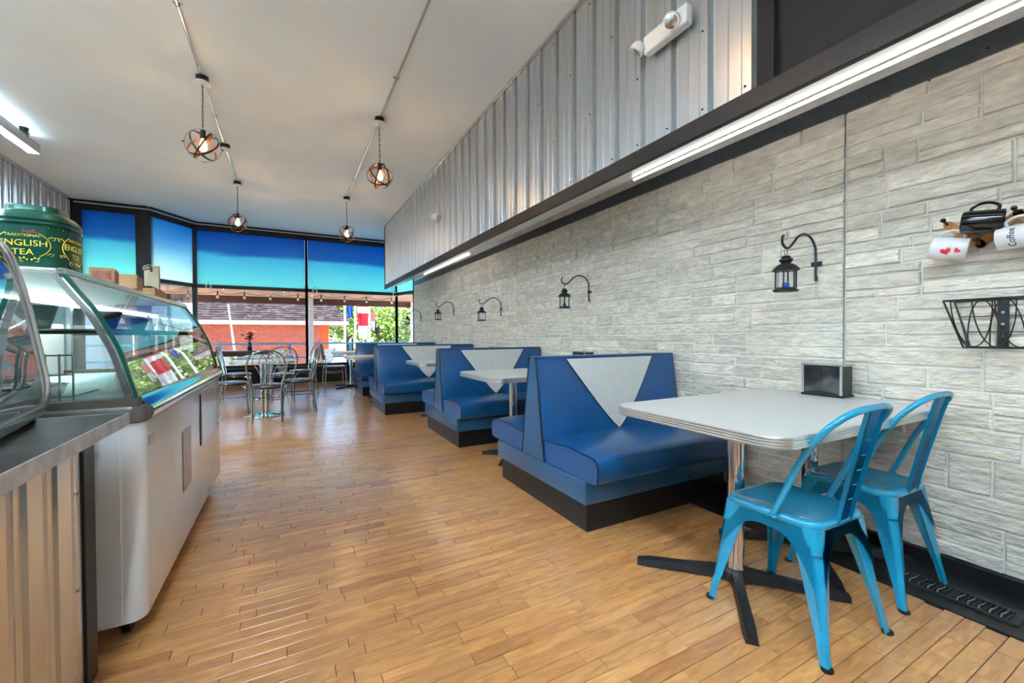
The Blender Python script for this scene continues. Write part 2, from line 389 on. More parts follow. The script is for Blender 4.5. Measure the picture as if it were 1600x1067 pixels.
# ---- floor: lath planks running across the room
def wood_mat():
    m = bpy.data.materials.new('maple_strip'); m.use_nodes = True
    N, L = nt(m); b = N['Principled BSDF']
    tc = N.new('ShaderNodeTexCoord'); mp = N.new('ShaderNodeMapping'); mp.inputs['Scale'].default_value = (2.6, 14, 14)
    L.new(tc.outputs['Object'], mp.inputs[0])
    ge = N.new('ShaderNodeNewGeometry'); oi = N.new('ShaderNodeObjectInfo')
    ad = N.new('ShaderNodeMath'); ad.operation = 'ADD'; fr = N.new('ShaderNodeMath'); fr.operation = 'FRACT'
    L.new(ge.outputs['Random Per Island'], ad.inputs[0]); L.new(oi.outputs['Random'], ad.inputs[1]); L.new(ad.outputs[0], fr.inputs[0])
    va = N.new('ShaderNodeVectorMath'); va.operation = 'ADD'; sc = N.new('ShaderNodeVectorMath'); sc.operation = 'SCALE'; sc.inputs[0].default_value = (7, 31, 13)
    L.new(fr.outputs[0], sc.inputs['Scale']); L.new(mp.outputs[0], va.inputs[0]); L.new(sc.outputs[0], va.inputs[1])
    no = N.new('ShaderNodeTexNoise'); no.inputs['Scale'].default_value = 2.2; no.inputs['Detail'].default_value = 7; no.inputs['Distortion'].default_value = 1.1
    L.new(va.outputs[0], no.inputs['Vector'])
    rp = N.new('ShaderNodeValToRGB'); e = rp.color_ramp.elements
    e[0].position = 0.2; e[0].color = (*srgb(172, 108, 56), 1); e[1].position = 0.72; e[1].color = (*srgb(226, 166, 104), 1)
    L.new(no.outputs[0], rp.inputs[0])
    rp2 = N.new('ShaderNodeValToRGB'); e = rp2.color_ramp.elements
    e[0].position = 0; e[0].color = (0.72, 0.63, 0.58, 1); e[1].position = 1; e[1].color = (1.12, 1.1, 1.0, 1)
    x = e.new(0.12); x.color = (0.90, 0.86, 0.83, 1); x = e.new(0.6); x.color = (1, 1, 1, 1)
    L.new(fr.outputs[0], rp2.inputs[0])
    mu = N.new('ShaderNodeVectorMath'); mu.operation = 'MULTIPLY'; L.new(rp.outputs[0], mu.inputs[0]); L.new(rp2.outputs[0], mu.inputs[1])
    L.new(mu.outputs[0], b.inputs['Base Color'])
    n3 = N.new('ShaderNodeTexNoise'); n3.inputs['Scale'].default_value = 1.2; n3.inputs['Detail'].default_value = 4; L.new(tc.outputs['Object'], n3.inputs['Vector'])
    mr = N.new('ShaderNodeMapRange'); mr.inputs['To Min'].default_value = 0.20; mr.inputs['To Max'].default_value = 0.34; L.new(n3.outputs[0], mr.inputs['Value'])
    b.inputs['Roughness'].default_value = 0.30
    b.inputs['Coat Weight'].default_value = 1.0; b.inputs['Coat Roughness'].default_value = 0.19
    bu = N.new('ShaderNodeBump'); bu.inputs['Strength'].default_value = 0.12; bu.inputs['Distance'].default_value = 0.004
    L.new(no.outputs[0], bu.inputs['Height']); L.new(bu.outputs[0], b.inputs['Normal'])
    return m
M['wood'] = wood_mat()
M['gap'] = mat('floor_gap_dark', (0.018, 0.008, 0.004), 0.8)
bm = B(); box(bm, XL-0.1, 2.75, YB-0.1, 11.3, -0.12, -0.004)
floor = struct('floor', bm, M['gap'], 'worn maple strip floor of short laths running across the room')
PW = 0.057
XF = 2.30      # black-painted strip starts here
planks = []
rng = random.Random(3)
row = 0
y = YB
while y < 11.2:
    x = XL+rng.uniform(-0.4, 0)
    while x < XF-0.001:
        ln = rng.choice((0.22, 0.3, 0.34, 0.4, 0.45, 0.52, 0.6))*rng.uniform(0.9, 1.1)
        if x > 1.5: ln *= 0.45
        x1 = min(x+ln, XF)
        if x1-x < 0.04: break
        planks.append((max(x, XL), x1, y, y+PW))
        x = x1
    y += PW
def pscore(p):
    cx, cy = (p[0]+p[1])/2, (p[2]+p[3])/2
    t = cx*_F.x+cy*_F.y
    if t < 0.25: return 0
    u = (cx*_R.x+cy*_R.y)/t; v = EYE/t
    if abs(u) > 1.22 or v > 0.84: return 0
    if cx < -0.46 and cy < 3.7: return 0
    if cx < -0.62: return 0
    if 1.45 < cx and 1.9 < cy < 2.8: return 0
    return (p[1]-p[0])/t**3
planks.sort(key=pscore, reverse=True)
def plank_bm(bm, p, g=0.0013):
    x0, x1, y0, y1 = p[0]+g, p[1]-g, p[2]+g, p[3]-g
    c = 0.0007; dz = rng.uniform(-0.0006, 0.0004)
    a = [bm.verts.new(v) for v in ((x0, y0, -0.004), (x1, y0, -0.004), (x1, y1, -0.004), (x0, y1, -0.004))]
    b = [bm.verts.new(v) for v in ((x0, y0, dz-c), (x1, y0, dz-c), (x1, y1, dz-c), (x0, y1, dz-c))]
    d = [bm.verts.new(v) for v in ((x0+c, y0+c, dz), (x1-c, y0+c, dz), (x1-c, y1-c, dz), (x0+c, y1-c, dz))]
    for q, w in ((a, b), (b, d)):
        for i in range(4): bm.faces.new((q[i], q[(i+1) % 4], w[(i+1) % 4], w[i]))
    bm.faces.new(d)
for p in planks[:298]:
    bm = B(); plank_bm(bm, p); obj('plank', bm, M['wood'], floor, smooth=0)
bm = B()
for p in planks[298:]: plank_bm(bm, p)
o = obj('planks', bm, M['wood'], floor, smooth=0); o['kind'] = 'stuff'
# black painted margin along the stone wall
bm = B(); box(bm, XF+0.001, 2.74, YB, 11.0, -0.004, 0.004)
obj('painted_margin', bm, M['black'], floor, label='black painted floor margin beside the stone wall')
# floor register
reg = thing('floor_register', 'black slotted metal air register set in the black floor margin', 'floor vent', (2.45, 0.665, 0.004))
bm = B()
for a in ((-0.065, 0.065, -0.19, -0.165), (-0.065, 0.065, 0.165, 0.19), (-0.065, -0.05, -0.165, 0.165), (0.05, 0.065, -0.165, 0.165), (-0.05, 0.05, -0.006, 0.006)):
    box(bm, a[0], a[1], a[2], a[3], 0, 0.008, 0.0015)
obj('register_frame', bm, M['blackiron'], reg)
for i in range(22):
    yy = -0.158+i*0.015
    if abs(yy) < 0.008: continue
    bm = B(); tube(bm, [(-0.05, yy, 0.004), (-0.02, yy+0.004, 0.006), (0.02, yy-0.003, 0.006), (0.05, yy, 0.004)], 0.0028, 6)
    obj('louvre', bm, M['steel'] if i % 2 else M['blackiron'], reg)

# ---- ceiling
bm = B(); box(bm, XL-0.1, 2.75, YB-0.1, 11.4, ZC, ZC+0.15)
struct('ceiling', bm, M['plaster'], 'pale grey plastered ceiling')

# ---- left wall: ribbed metal above, painted below
bm = B(); box(bm, XL-0.15, XL-0.02, YB, 10.15, 0, ZC)
wl = struct('wall_left', bm, M['mural'], 'left wall with ribbed silver sheeting near the ceiling')
def ribbed(bm, length, h, pitch=0.229, depth=0.018, shade_slot=True):
    """corrugated ag-panel in local y (length) and z (height), bulging +x"""
    prof = []
    n = max(1, int(round(length/pitch)))
    p = length/n
    for i in range(n):
        s = i*p
        prof += [(s, 0), (s+0.003, -0.026), (s+0.021, -0.026), (s+0.024, 0.0), (s+0.030, depth), (s+0.042, depth), (s+0.050, 0)] if shade_slot else [(s, 0), (s+0.006, 0.0), (s+0.018, depth), (s+0.036, depth), (s+0.048, 0)]  # the slot is a groove invented beside each rib to make dark stripes
        for q in (0.40, 0.70):
            c = s+p*q
            prof += [(c-0.007, 0), (c-0.004, 0.006), (c+0.004, 0.006), (c+0.007, 0)]
    prof.append((length, 0))
    prof = [(a, b) for a, b in prof if a <= length+1e-6]
    lo = [bm.verts.new((b, a, 0)) for a, b in prof]; hi = [bm.verts.new((b, a, h)) for a, b in prof]
    for i in range(len(prof)-1): bm.faces.new((lo[i], lo[i+1], hi[i+1], hi[i]))
    return p
y = YB
k = 0
while y < 10.1:
    L_ = min(0.915, 10.12-y)
    if L_ < 0.1: break
    bm = B(); ribbed(bm, L_, ZC-0.05-2.0)
    o = obj('metal_sheet', bm, M['galv'], wl, (XL, y, 2.0), smooth=30); y += 0.915
bm = B(); box(bm, XL-0.02, XL+0.03, YB, 10.13, ZC-0.06, ZC-0.001); box(bm, XL-0.02, XL+0.03, YB, 10.13, 1.94, 2.0)
obj('edge_trim', bm, M['steel'], wl)
# ---- wall behind the camera
bm = B(); box(bm, XL, XW, YB-0.15, YB, 0, ZC)
struct('wall_back', bm, M['wallpaint'], 'plain wall behind the viewpoint')

# ---- right wall of ashlar stone panels
bm = B(); box(bm, XW+0.012, XW+0.18, YB, 10.17, 0, ZC)
wr = struct('wall_right', bm, M['grout'], 'long beige wall of irregular ashlar stone with pale joints')
stones = []
rng = random.Random(11)
YS = [-0.15, 1.175, 2.50, 3.70, 4.92, 6.14, 7.36, 8.58, 9.80, 10.17]
seams = [1.175]
def layout(y0, y1, z0, z1):
    """random ashlar in a rectangle"""
    z = z0
    while z < z1-0.02:
        h = rng.choice((0.13, 0.15, 0.165, 0.19))
        if z1-z < h+0.06: h = z1-z
        yy = y0
        while yy < y1-0.01:
            r = rng.random()
            if r < 0.26:
                w = rng.uniform(0.10, 0.21); w = min(w, y1-yy)
                if y1-(yy+w) < 0.06: w = y1-yy
                stones.append((yy, yy+w, z, z+h)); yy += w
            else:
                w = rng.uniform(0.32, 0.8)
                if y1-(yy+w) < 0.1: w = y1-yy
                n = 2 if h < 0.16 or rng.random() < 0.6 else 3
                cuts = [0]+sorted([(i+1)/n+rng.uniform(-0.09, 0.09) for i in range(n-1)])+[1]
                for i in range(n):
                    ya = yy
                    while ya < yy+w-0.005:
                        l = rng.uniform(0.16, 0.5)
                        if yy+w-(ya+l) < 0.09: l = yy+w-ya
                        stones.append((ya, ya+l, z+h*cuts[i], z+h*cuts[i+1])); ya += l
                yy += w
        z += h
zt = 2.315
for i in range(len(YS)-1): layout(YS[i], YS[i+1], 0.06, zt)
def stone_bm(bm, s, lod=1):
    y0, y1, z0, z1 = s
    g = 0.0038; c = 0.005
    y0 += g; y1 -= g; z0 += g; z1 -= g
    px = 0.009+rng.uniform(-0.004, 0.004)
    def ring(ins, x, wob):
        ny = max(2, int((y1-y0)/0.06)) if lod else 2
        pts = []
        for i in range(ny): pts.append((y0+ins+(y1-y0-2*ins)*i/ny, z0+ins))
        for i in range(2): pts.append((y1-ins, z0+ins+(z1-z0-2*ins)*i/2))
        for i in range(ny): pts.append((y1-ins-(y1-y0-2*ins)*i/ny, z1-ins))
        for i in range(2): pts.append((y0+ins, z1-ins-(z1-z0-2*ins)*i/2))
        out = []
        for a, b in pts:
            n = noise.noise(Vector((a*23, b*23, 1.7)))*0.0035*wob; m2 = noise.noise(Vector((a*23, b*23, 9.1)))*0.0045*wob
            out.append(bm.verts.new((XW+0.012-x, a+n, b+m2)))
        return out
    A = ring(0, 0.0, 1); Bq = ring(0, px*0.6, 1); C = ring(c, px+0.003, 1)
    n = len(A)
    for q, w in ((A, Bq), (Bq, C)):
        for i in range(n): bm.faces.new((q[i], q[(i+1) % n], w[(i+1) % n], w[i]))
    bm.faces.new(C)
def sscore(s):
    cy, cz = (s[0]+s[1])/2, (s[2]+s[3])/2
    t = XW*_F.x+cy*_F.y
    if t < 0.2: return 0
    u = (XW*_R.x+cy*_R.y)/t; v = (cz-EYE)/t
    if abs(u) > 1.27 or abs(v) > 0.85: return 0
    return (s[1]-s[0])*(s[3]-s[2])/t**3
stones.sort(key=sscore, reverse=True)
for s in stones[:298]:
    bm = B(); stone_bm(bm, s); obj('stone', bm, M['stone'], wr, smooth=25)
bm = B()
for s in stones[298:]: stone_bm(bm, s, 0)
o = obj('stones', bm, M['stone'], wr, smooth=25); o['kind'] = 'stuff'
bm = B(); box(bm, XW-0.0015, XW+0.0005, 1.174, 1.1765, 0.75, zt)
obj('panel_seam', bm, M['piping'], wr, label='thin vertical panel seam')
# black base board
bm = B(); box(bm, XW-0.03, XW+0.01, YB, 10.17, 0.0, 0.065, 0.003)
struct('baseboard_right', bm, M['black'], 'black board along the foot of the stone wall')
# slate band at the top of the stone
bm = B(); box(bm, XW-0.025, XW+0.02, YB, 10.17, 2.305, 2.40, 0.002)
t1 = struct('trim_1', bm, M['trimgrey'], 'slate coloured band on top of the stone wall')
bm = B()
for i in range(24): cyl(bm, (XW-0.024, -0.2+i*0.42, 2.33), (XW-0.029, -0.2+i*0.42, 2.33), 0.005, 6)
obj('screws', bm, M['black'], t1)['kind'] = 'stuff'

# ---- soffit with ribbed metal face
YE = 9.47
bm = B()
# body: closed hollow box section, underside rising from the board to the stone wall
prism(bm, [(XS-0.004, YB, 2.122), (XS-0.004, YB, 2.2), (XS+0.02, YB, 2.2), (XS+0.02, YB, ZC), (XW+0.1, YB, ZC), (XW+0.1, YB, 2.56), (XW-0.02, YB, 2.53), (2.58, YB, 2.455), (2.47, YB, 2.375), (2.37, YB, 2.312), (2.29, YB, 2.268), (2.22, YB, 2.242)], (0, YE-YB, 0))
sof = struct('soffit', bm, M['under'], 'dropped soffit over the booths with pale painted underside')
Z0, Z1 = 2.213, 3.52
y = 1.16
while y < YE-0.02:
    L_ = min(0.916, YE-y)
    bm = B(); ribbed(bm, L_, Z1-0.02-Z0)
    bmesh.ops.scale(bm, vec=(-1, 1, 1), verts=bm.verts)
    sh = obj('metal_sheet', bm, M['galv'], sof, (XS, y, Z0), smooth=30)
    bm = B(); n = 4 if L_ > 0.8 else int(L_/0.229)
    for i in range(n):
        for j, zz in enumerate((0.05, 0.45, 0.85, 1.22)):
            if (i+j) % 2 and j: continue
            ball(bm, (-0.003, 0.07+i*0.229, zz), 0.006, 1)
    if n: obj('screws', bm, M['blackiron'], sh)['kind'] = 'stuff'
    y += 0.916
bm = B(); box(bm, XS-0.03, XS+0.004, 1.16, YE+0.015, ZC-0.035, ZC-0.005, 0.002); obj('edge_trim', bm, M['steel'], sof)
bm = B(); box(bm, XS-0.028, XS+0.02, YE, YE+0.018, 2.2, ZC-0.002, 0.002); obj('corner_trim', bm, M['black'], sof)
bm = B(); box(bm, XS-0.034, XS-0.004, YB, YE+0.02, 2.120, 2.215, 0.003); obj('face_board', bm, M['beam'], sof, label='dark board along the lower edge of the soffit')
bm = B(); box(bm, XS-0.03, XS+0.02, 1.085, 1.16, 2.215, ZC-0.002, 0.003); obj('corner_post', bm, M['darkpanel'], sof, label='dark brown post where the metal sheeting ends')
bm = B(); box(bm, XS+0.004, XS+0.018, YB, 1.085, 2.215, ZC-0.002); obj('recess_panel', bm, M['darkpanel'], sof, label='dark brown panel')
# LED battens under the soffit
def led(y0, y1, label):
    t = thing('strip_light', label, 'strip light', (2.22, y0, 2.235), 0)
    ang = math.atan2(2.385-2.14, 0.78)
    bm = B(); box(bm, -0.014, 0.014, 0, y1-y0, -0.004, 0.008, 0.002); bmesh.ops.rotate(bm, matrix=Matrix.Rotation(-ang, 3, 'Y'), verts=bm.verts); obj('housing', bm, M['whitepl'], t)
    bm = B(); cyl(bm, (0, 0.005, -0.011), (0, y1-y0-0.005, -0.011), 0.0065, 10); obj('tube', bm, M['ledline'], t, label='lit tube')
led(-1.6, 2.28, 'long lit strip light under the soffit above the nearest table')
led(5.4, 7.6, 'lit strip light under the far end of the soffit')

# ================================================================= WINDOW WALL
def bar(bm, a, b, w=0.06, d=0.07, bev=0.004):
    a, b = Vector(a), Vector(b); v = b-a
    q = v.to_track_quat('Z', 'Y')
    # keep section upright
    if abs(v.z) > v.length*0.9:
        obox(bm, (a+b)/2, (w, d, v.length), None, bev)
    else:
        rz = math.atan2(v.y, v.x)
        obox(bm, (a+b)/2, (v.length, d, w), Matrix.Rotation(rz, 3, 'Z'), bev)
FILM = [film_mat('film_deep', (0.010, 0.20, 0.50), (0.22, 0.70, 0.76), (0.48, 1.0, 0.84), 2.2, 3.36, 0.60, 0.06),
        film_mat('film_pale', (0.06, 0.36, 0.66), (0.60, 0.86, 0.86), (0.90, 1.0, 0.88), 2.2, 3.36, 0.62, 0.3)]
LEFTA0, LEFTA1 = (-3.25, 10.15), (-2.46, 10.15)
B0, B1_ = (-2.30, 10.12), (-1.74, 10.98)
C0, CM, C1 = (-1.74, 11.0), (0.375, 11.0), (2.47, 11.0)
D1 = (2.72, 10.2)
ZS, ZM, ZH = 0.42, 2.17, 3.36
def window(idx, p, q, film, label, m_at=None, lower=True):
    w = struct('window_%d' % idx, None, None, label)
    bm = B()
    for z, hh in ((ZS, 0.06), (ZM, 0.075), (ZH+0.04, 0.09)): bar(bm, (*p, z), (*q, z), hh, 0.07)
    for s in ((p, q) if m_at is None else (p, q)): bar(bm, (*s, ZS), (*s, ZH+0.08), 0.055, 0.07)
    obj('window_frame', bm, M['frame'], w)
    bm = B()
    d = Vector((q[0]-p[0], q[1]-p[1], 0)).normalized()*0.03; n = Vector((-d.y, d.x, 0))*0.1
    def pane(bm, z0, z1):
        a = Vector((*p, 0))+d; b = Vector((*q, 0))-d
        prism(bm, [(a.x, a.y, z0), (b.x, b.y, z0), (b.x, b.y, z1), (a.x, a.y, z1)], n)
    pane(bm, ZM+0.035, ZH); obj('tinted_pane', bm, FILM[film], w, smooth=0, label='upper pane with blue and teal sky film')
    if lower:
        bm = B()
        a = Vector((*p, 0))+d; b = Vector((*q, 0))-d
        vs = [bm.verts.new(v) for v in ((a.x, a.y, ZS+0.03), (b.x, b.y, ZS+0.03), (b.x, b.y, ZM-0.035), (a.x, a.y, ZM-0.035))]; bm.faces.new(vs)
        obj('pane', bm, M['glass'], w, smooth=0)
    return w
window(1, LEFTA0, LEFTA1, 0, 'leftmost storefront window with blue film above')
window(2, B0, B1_, 1, 'angled storefront window with paler blue film above')
window(3, C0, CM, 0, 'wide storefront window in the middle looking onto the brick building')
window(4, CM, C1, 0, 'storefront window on the right looking onto the trees')
window(5, C1, D1, 0, 'narrow angled window at the end of the stone wall')
# posts between windows
bm = B(); box(bm, -2.48, -2.28, 10.10, 10.22, 0, ZH+0.1, 0.004); box(bm, XL-0.1, -3.22, 10.10, 10.22, 0, ZC, 0.004)
box(bm, -1.80, -1.71, 10.93, 11.05, 0, ZH+0.1, 0.004)
struct('trim_2', bm, M['frame'], 'dark posts between the storefront windows')
# bulkhead and ledge
def wallseg(bm, p, q, z0, z1, d=0.14): bar(bm, (*p, (z0+z1)/2), (*q, (z0+z1)/2), z1-z0, d, 0.003)
segs = [((XL, 10.15), LEFTA1), (LEFTA1, B0), (B0, B1_), (C0, C1), (C1, D1)]
bm = B()
for p, q in segs: wallseg(bm, p, q, 0.0, ZS-0.05)
wf = struct('wall_front', bm, M['darkpanel'], 'low dark bulkhead under the storefront windows')
bm = B()
for p, q in segs: wallseg(bm, p, q, ZH+0.08, ZC, 0.12)
obj('header', bm, M['darkpanel'], wf)
bm = B()
for p, q in segs: wallseg(bm, p, q, ZS-0.05, ZS-0.02, 0.24)
obj('ledge', bm, M['trimgrey'], wf, label='slate painted window ledge')
# silver corner moulding by the angled window
bm = B(); bar(bm, (-2.26, 10.08, 3.46), (-1.72, 10.9, 3.46), 0.03, 0.03); bar(bm, (-3.3, 10.07, 3.46), (-2.26, 10.07, 3.46), 0.03, 0.03); bar(bm, (-1.72, 10.9, 3.46), (2.5, 10.9, 3.46), 0.025, 0.03)
struct('trim_3', bm, M['steel'], 'thin metal moulding above the storefront windows')
# ================================================================= BOOTHS
def make_booth(W, name_label):
    """origin at aisle end on the floor; +x to the wall, seats facing +y and -y"""
    t = thing('booth_bench', name_label, 'booth', (0, 0, 0), 0, 'blue vinyl booths along the stone wall')
    bm = B(); box(bm, 0.03, W-0.05, -0.52, 0.52, 0, 0.165, 0.003); obj('plinth', bm, M['black'], t, label='black plinth')
    bm = B(); box(bm, 0.0, W, -0.545, 0.545, 0.16, 0.295, 0.012, 3); obj('base_rail', bm, M['vinyl2'], t)
    for s in (-1, 1):
        # seat cushion: rounded top, front overhang
        bm = B()
        prof = [(0.10, 0.300), (0.60, 0.300), (0.634, 0.304), (0.645, 0.320), (0.650, 0.370), (0.646, 0.416), (0.634, 0.438), (0.60, 0.450), (0.40, 0.462), (0.10, 0.440)]
        xs = [0.0, 0.012, 0.04, 0.12, 0.35, W*0.5, W-0.35, W-0.12, W-0.04, W-0.012, W]
        rings = []
        for i, x in enumerate(xs):
            e = min(x, W-x); k = 1-math.exp(-e/0.05) ; dz = -0.016*(1-k)
            sag = 0.006*math.sin(PI*x/W)
            rings.append([bm.verts.new((x, s*(0.10+(yy-0.10)*(1-0.006*(1-k))), zz+(dz+sag if zz > 0.4 else 0))) for yy, zz in prof])
        n = len(prof)
        for i in range(len(xs)-1):
            for k in range(n): bm.faces.new((rings[i][k], rings[i][(k+1) % n], rings[i+1][(k+1) % n], rings[i+1][k]))
        bm.faces.new(rings[0]); bm.faces.new(rings[-1][::-1])
        seat = obj('seat_cushion', bm, M['vinyl'], t, smooth=50)
        bm = B(); tube(bm, smoothpath([(0.004, s*yy, zz-0.014+0.002) for yy, zz in prof[3:]], 3), 0.0035, 6); obj('piping', bm, M['piping'], seat)
    # backrest wedge
    bt, tp, zb, zt_ = 0.138, 0.040, 0.292, 0.945
    bm = B()
    xs = [0.006, 0.03, 0.2, W/2, W-0.2, W-0.02, W]
    rings = []
    for i, x in enumerate(xs):
        ring = []
        zs = [0, 0.3, 0.6, 0.9, 1.0]
        bulge = 0.012 if 0 < i < len(xs)-1 else 0.0
        for k in zs: ring.append((x, -(bt+(tp-bt)*k)-bulge*math.sin(PI*k), zb+(zt_-zb)*k))
        for k in zs[::-1]: ring.append((x, (bt+(tp-bt)*k)+bulge*math.sin(PI*k), zb+(zt_-zb)*k))
        rings.append([bm.verts.new(v) for v in ring])
    n = len(rings[0])
    for i in range(len(xs)-1):
        for k in range(n): bm.faces.new((rings[i][k], rings[i][(k+1) % n], rings[i+1][(k+1) % n], rings[i+1][k]))
    bm.faces.new(rings[0]); bm.faces.new(rings[-1][::-1])
    obj('backrest', bm, M['vinyl'], t, smooth=50)
    bm = B(); box(bm, 0.0, W, -tp-0.005, tp+0.005, zt_-0.003, zt_+0.014, 0.006, 2); obj('top_rail', bm, M['vinyl'], t)
    # end panel
    bm = B(); prism(bm, [(-0.008, -bt-0.004, 0.296), (-0.008, bt+0.004, 0.296), (-0.008, tp+0.002, zt_), (-0.008, -tp-0.002, zt_)], (0.016, 0, 0), bev=0.004); ep = obj('end_panel', bm, M['vinyl2'], t, label='slate blue end panel')
    bm = B()
    for s in (-1, 1): tube(bm, [(-0.008, s*(bt+0.002), 0.30), (-0.008, s*(tp+0.001), zt_+0.012)], 0.005, 6)
    obj('piping', bm, M['piping'], ep)
    # white V insets on both faces
    for s in (-1, 1):
        bm = B(); rows = []
        n = 12; cx = W/2
        for i in range(n+1):
            k = 0.02+(0.985-0.02)*i/n + 0.0
            kk = i/n
            hw = 0.40*(kk**0.86)
            yb = (bt+(tp-bt)*k)+0.012*math.sin(PI*k)+0.003
            row = []
            for j in range(7):
                x = cx+hw*(j/3-1)
                row.append(bm.verts.new((x, s*yb, 0.455+(zt_-0.455)*kk if False else 0.292+(zt_-0.292)*(0.235+0.755*kk))))
            rows.append(row)
        # place on face exactly
        for i, row in enumerate(rows):
            for v in row:
                k = (v.co.z-zb)/(zt_-zb)
                v.co.y = s*((bt+(tp-bt)*k)+0.012*math.sin(PI*k)+0.004)
        for i in range(n):
            for j in range(6): bm.faces.new((rows[i][j], rows[i][j+1], rows[i+1][j+1], rows[i+1][j]))
        ins = obj('back_inset', bm, M['vinylw'], t, smooth=60, label='white V shaped inset')
        bm = B()
        for j in (0, 6): tube(bm, [Vector(p) for p in [(cx+0.40*((i/n)**0.86)*(j/3-1), s*((bt+(tp-bt)*(0.235+0.755*i/n))+0.012*math.sin(PI*(0.235+0.755*i/n))+0.004), 0.292+(zt_-0.292)*(0.235+0.755*i/n)) for i in range(n+1)]], 0.0028, 5)
        obj('piping', bm, M['piping'], ins)
    return t
b1 = make_booth(XW-0.02-1.42, 'blue vinyl booth nearest the viewer, facing the table with turquoise chairs')
b1.location = (1.42, 2.365, 0)
dup(b1, (1.425, 4.36, 0), label='second blue vinyl booth from the front, behind the nearest booth')
b3 = make_booth(XW-0.02-1.13, 'third blue vinyl booth back, jutting further into the aisle')
b3.location = (1.13, 6.44, 0)
dup(b3, (1.14, 8.50, 0), label='farthest blue vinyl booth, mostly hidden, next to the storefront windows')

# ================================================================= TABLES
def make_table(W, D, label, group, two=True, off=0.37, arm=0.42):
    """origin under tabletop centre"""
    t = thing('booth_table', label, 'table', (0, 0, 0), 0, group)
    bm = B(); stack(bm, lambda i: rrect(W-2*i, D-2*i, max(0.02, 0.10-i), 8), [(0.006, 0.722), (0.006, 0.7595), (0.008, 0.761)]); obj('tabletop', bm, M['laminate'], t)
    pr = [(0.004, 0.720)]
    for k in range(4):
        z = 0.7215+k*0.0098
        pr += [(0.0, z+0.001), (0.0, z+0.0065), (0.0035, z+0.0075), (0.0035, z+0.0090)]
    pr = pr[:-2]+[(0.002, 0.7602), (0.007, 0.7605)]
    bm = B(); out = []
    rings = [[bm.verts.new((x, y, z)) for x, y in rrect(W-2*i, D-2*i, max(0.02, 0.10-i), 8)] for i, z in pr]
    n = len(rings[0])
    for i in range(len(rings)-1):
        for k in range(n): bm.faces.new((rings[i][k], rings[i][(k+1) % n], rings[i+1][(k+1) % n], rings[i+1][k]))
    obj('edge_band', bm, M['alu'], t, smooth=20, label='ribbed aluminium edge')
    for cx in ((-W/2+off, W/2-0.31) if two else (0,)):
        bm = B(); lathe(bm, [(0.045, 0.045), (0.040, 0.06), (0.036, 0.075), (0.036, 0.70), (0.05, 0.705)], 20, (cx, 0, 0)); obj('column', bm, M['chrome'], t)
        bm = B(); box(bm, cx-0.16, cx+0.16, -0.16, 0.16, 0.705, 0.721, 0.003); obj('mounting_plate', bm, M['blackiron'], t)
        bm = B()
        for k in range(4):
            a = PI/2*k+0.72
            d = Vector((math.cos(a), math.sin(a), 0)); s = Vector((-d.y, d.x, 0))
            ln = arm
            prev = None
            secs = [(0.02, 0.032, 0.062), (0.10, 0.024, 0.056), (0.22, 0.024, 0.044), (ln-0.05, 0.026, 0.034), (ln, 0.022, 0.024)]
            for i, (r, w, h) in enumerate(secs):
                c = Vector((cx, 0, 0))+d*r; b0 = 0.0 if i >= 3 else 0.012
                if i == 4: b0 = 0.0
                ring = [bm.verts.new(c+s*w+Vector((0, 0, b0))), bm.verts.new(c+s*w*0.75+Vector((0, 0, h))), bm.verts.new(c-s*w*0.75+Vector((0, 0, h))), bm.verts.new(c-s*w+Vector((0, 0, b0)))]
                if prev:
                    for q in range(4): bm.faces.new((prev[q], prev[(q+1) % 4], ring[(q+1) % 4], ring[q]))
                else: bm.faces.new(ring[::-1])
                prev = ring
            bm.faces.new(prev)
        lathe(bm, [(0.055, 0.012), (0.055, 0.05), (0.046, 0.062), (0.03, 0.066)], 20, (cx, 0, 0))
        obj('base', bm, M['blackiron'], t, label='black cast iron cross foot')
    return t
G_T = 'white tables with ribbed metal edges along the stone wall'
tb = make_table(1.285, 0.81, 'white topped table with ribbed aluminium edge beside the turquoise chairs', G_T)
tb.location = (2.025, 1.17, 0)
tb2 = make_table(1.285, 0.81, 'white table between the nearest and second booth', G_T, off=0.385, arm=0.30)
tb2.location = (2.04, 3.33, 0)
dup(tb2, (2.035, 5.36, 0), label='white table between the second and third booth', group=G_T)
t4 = make_table(1.86, 0.80, 'white table jutting past the third booth into the aisle', G_T, off=0.68)
t4.location = (1.745, 7.43, 0)
t5 = make_table(1.86, 0.80, 'farthest white table beyond the last booth, with a grey chair at its end', G_T, off=0.37)
t5.location = (1.73, 9.58, 0)

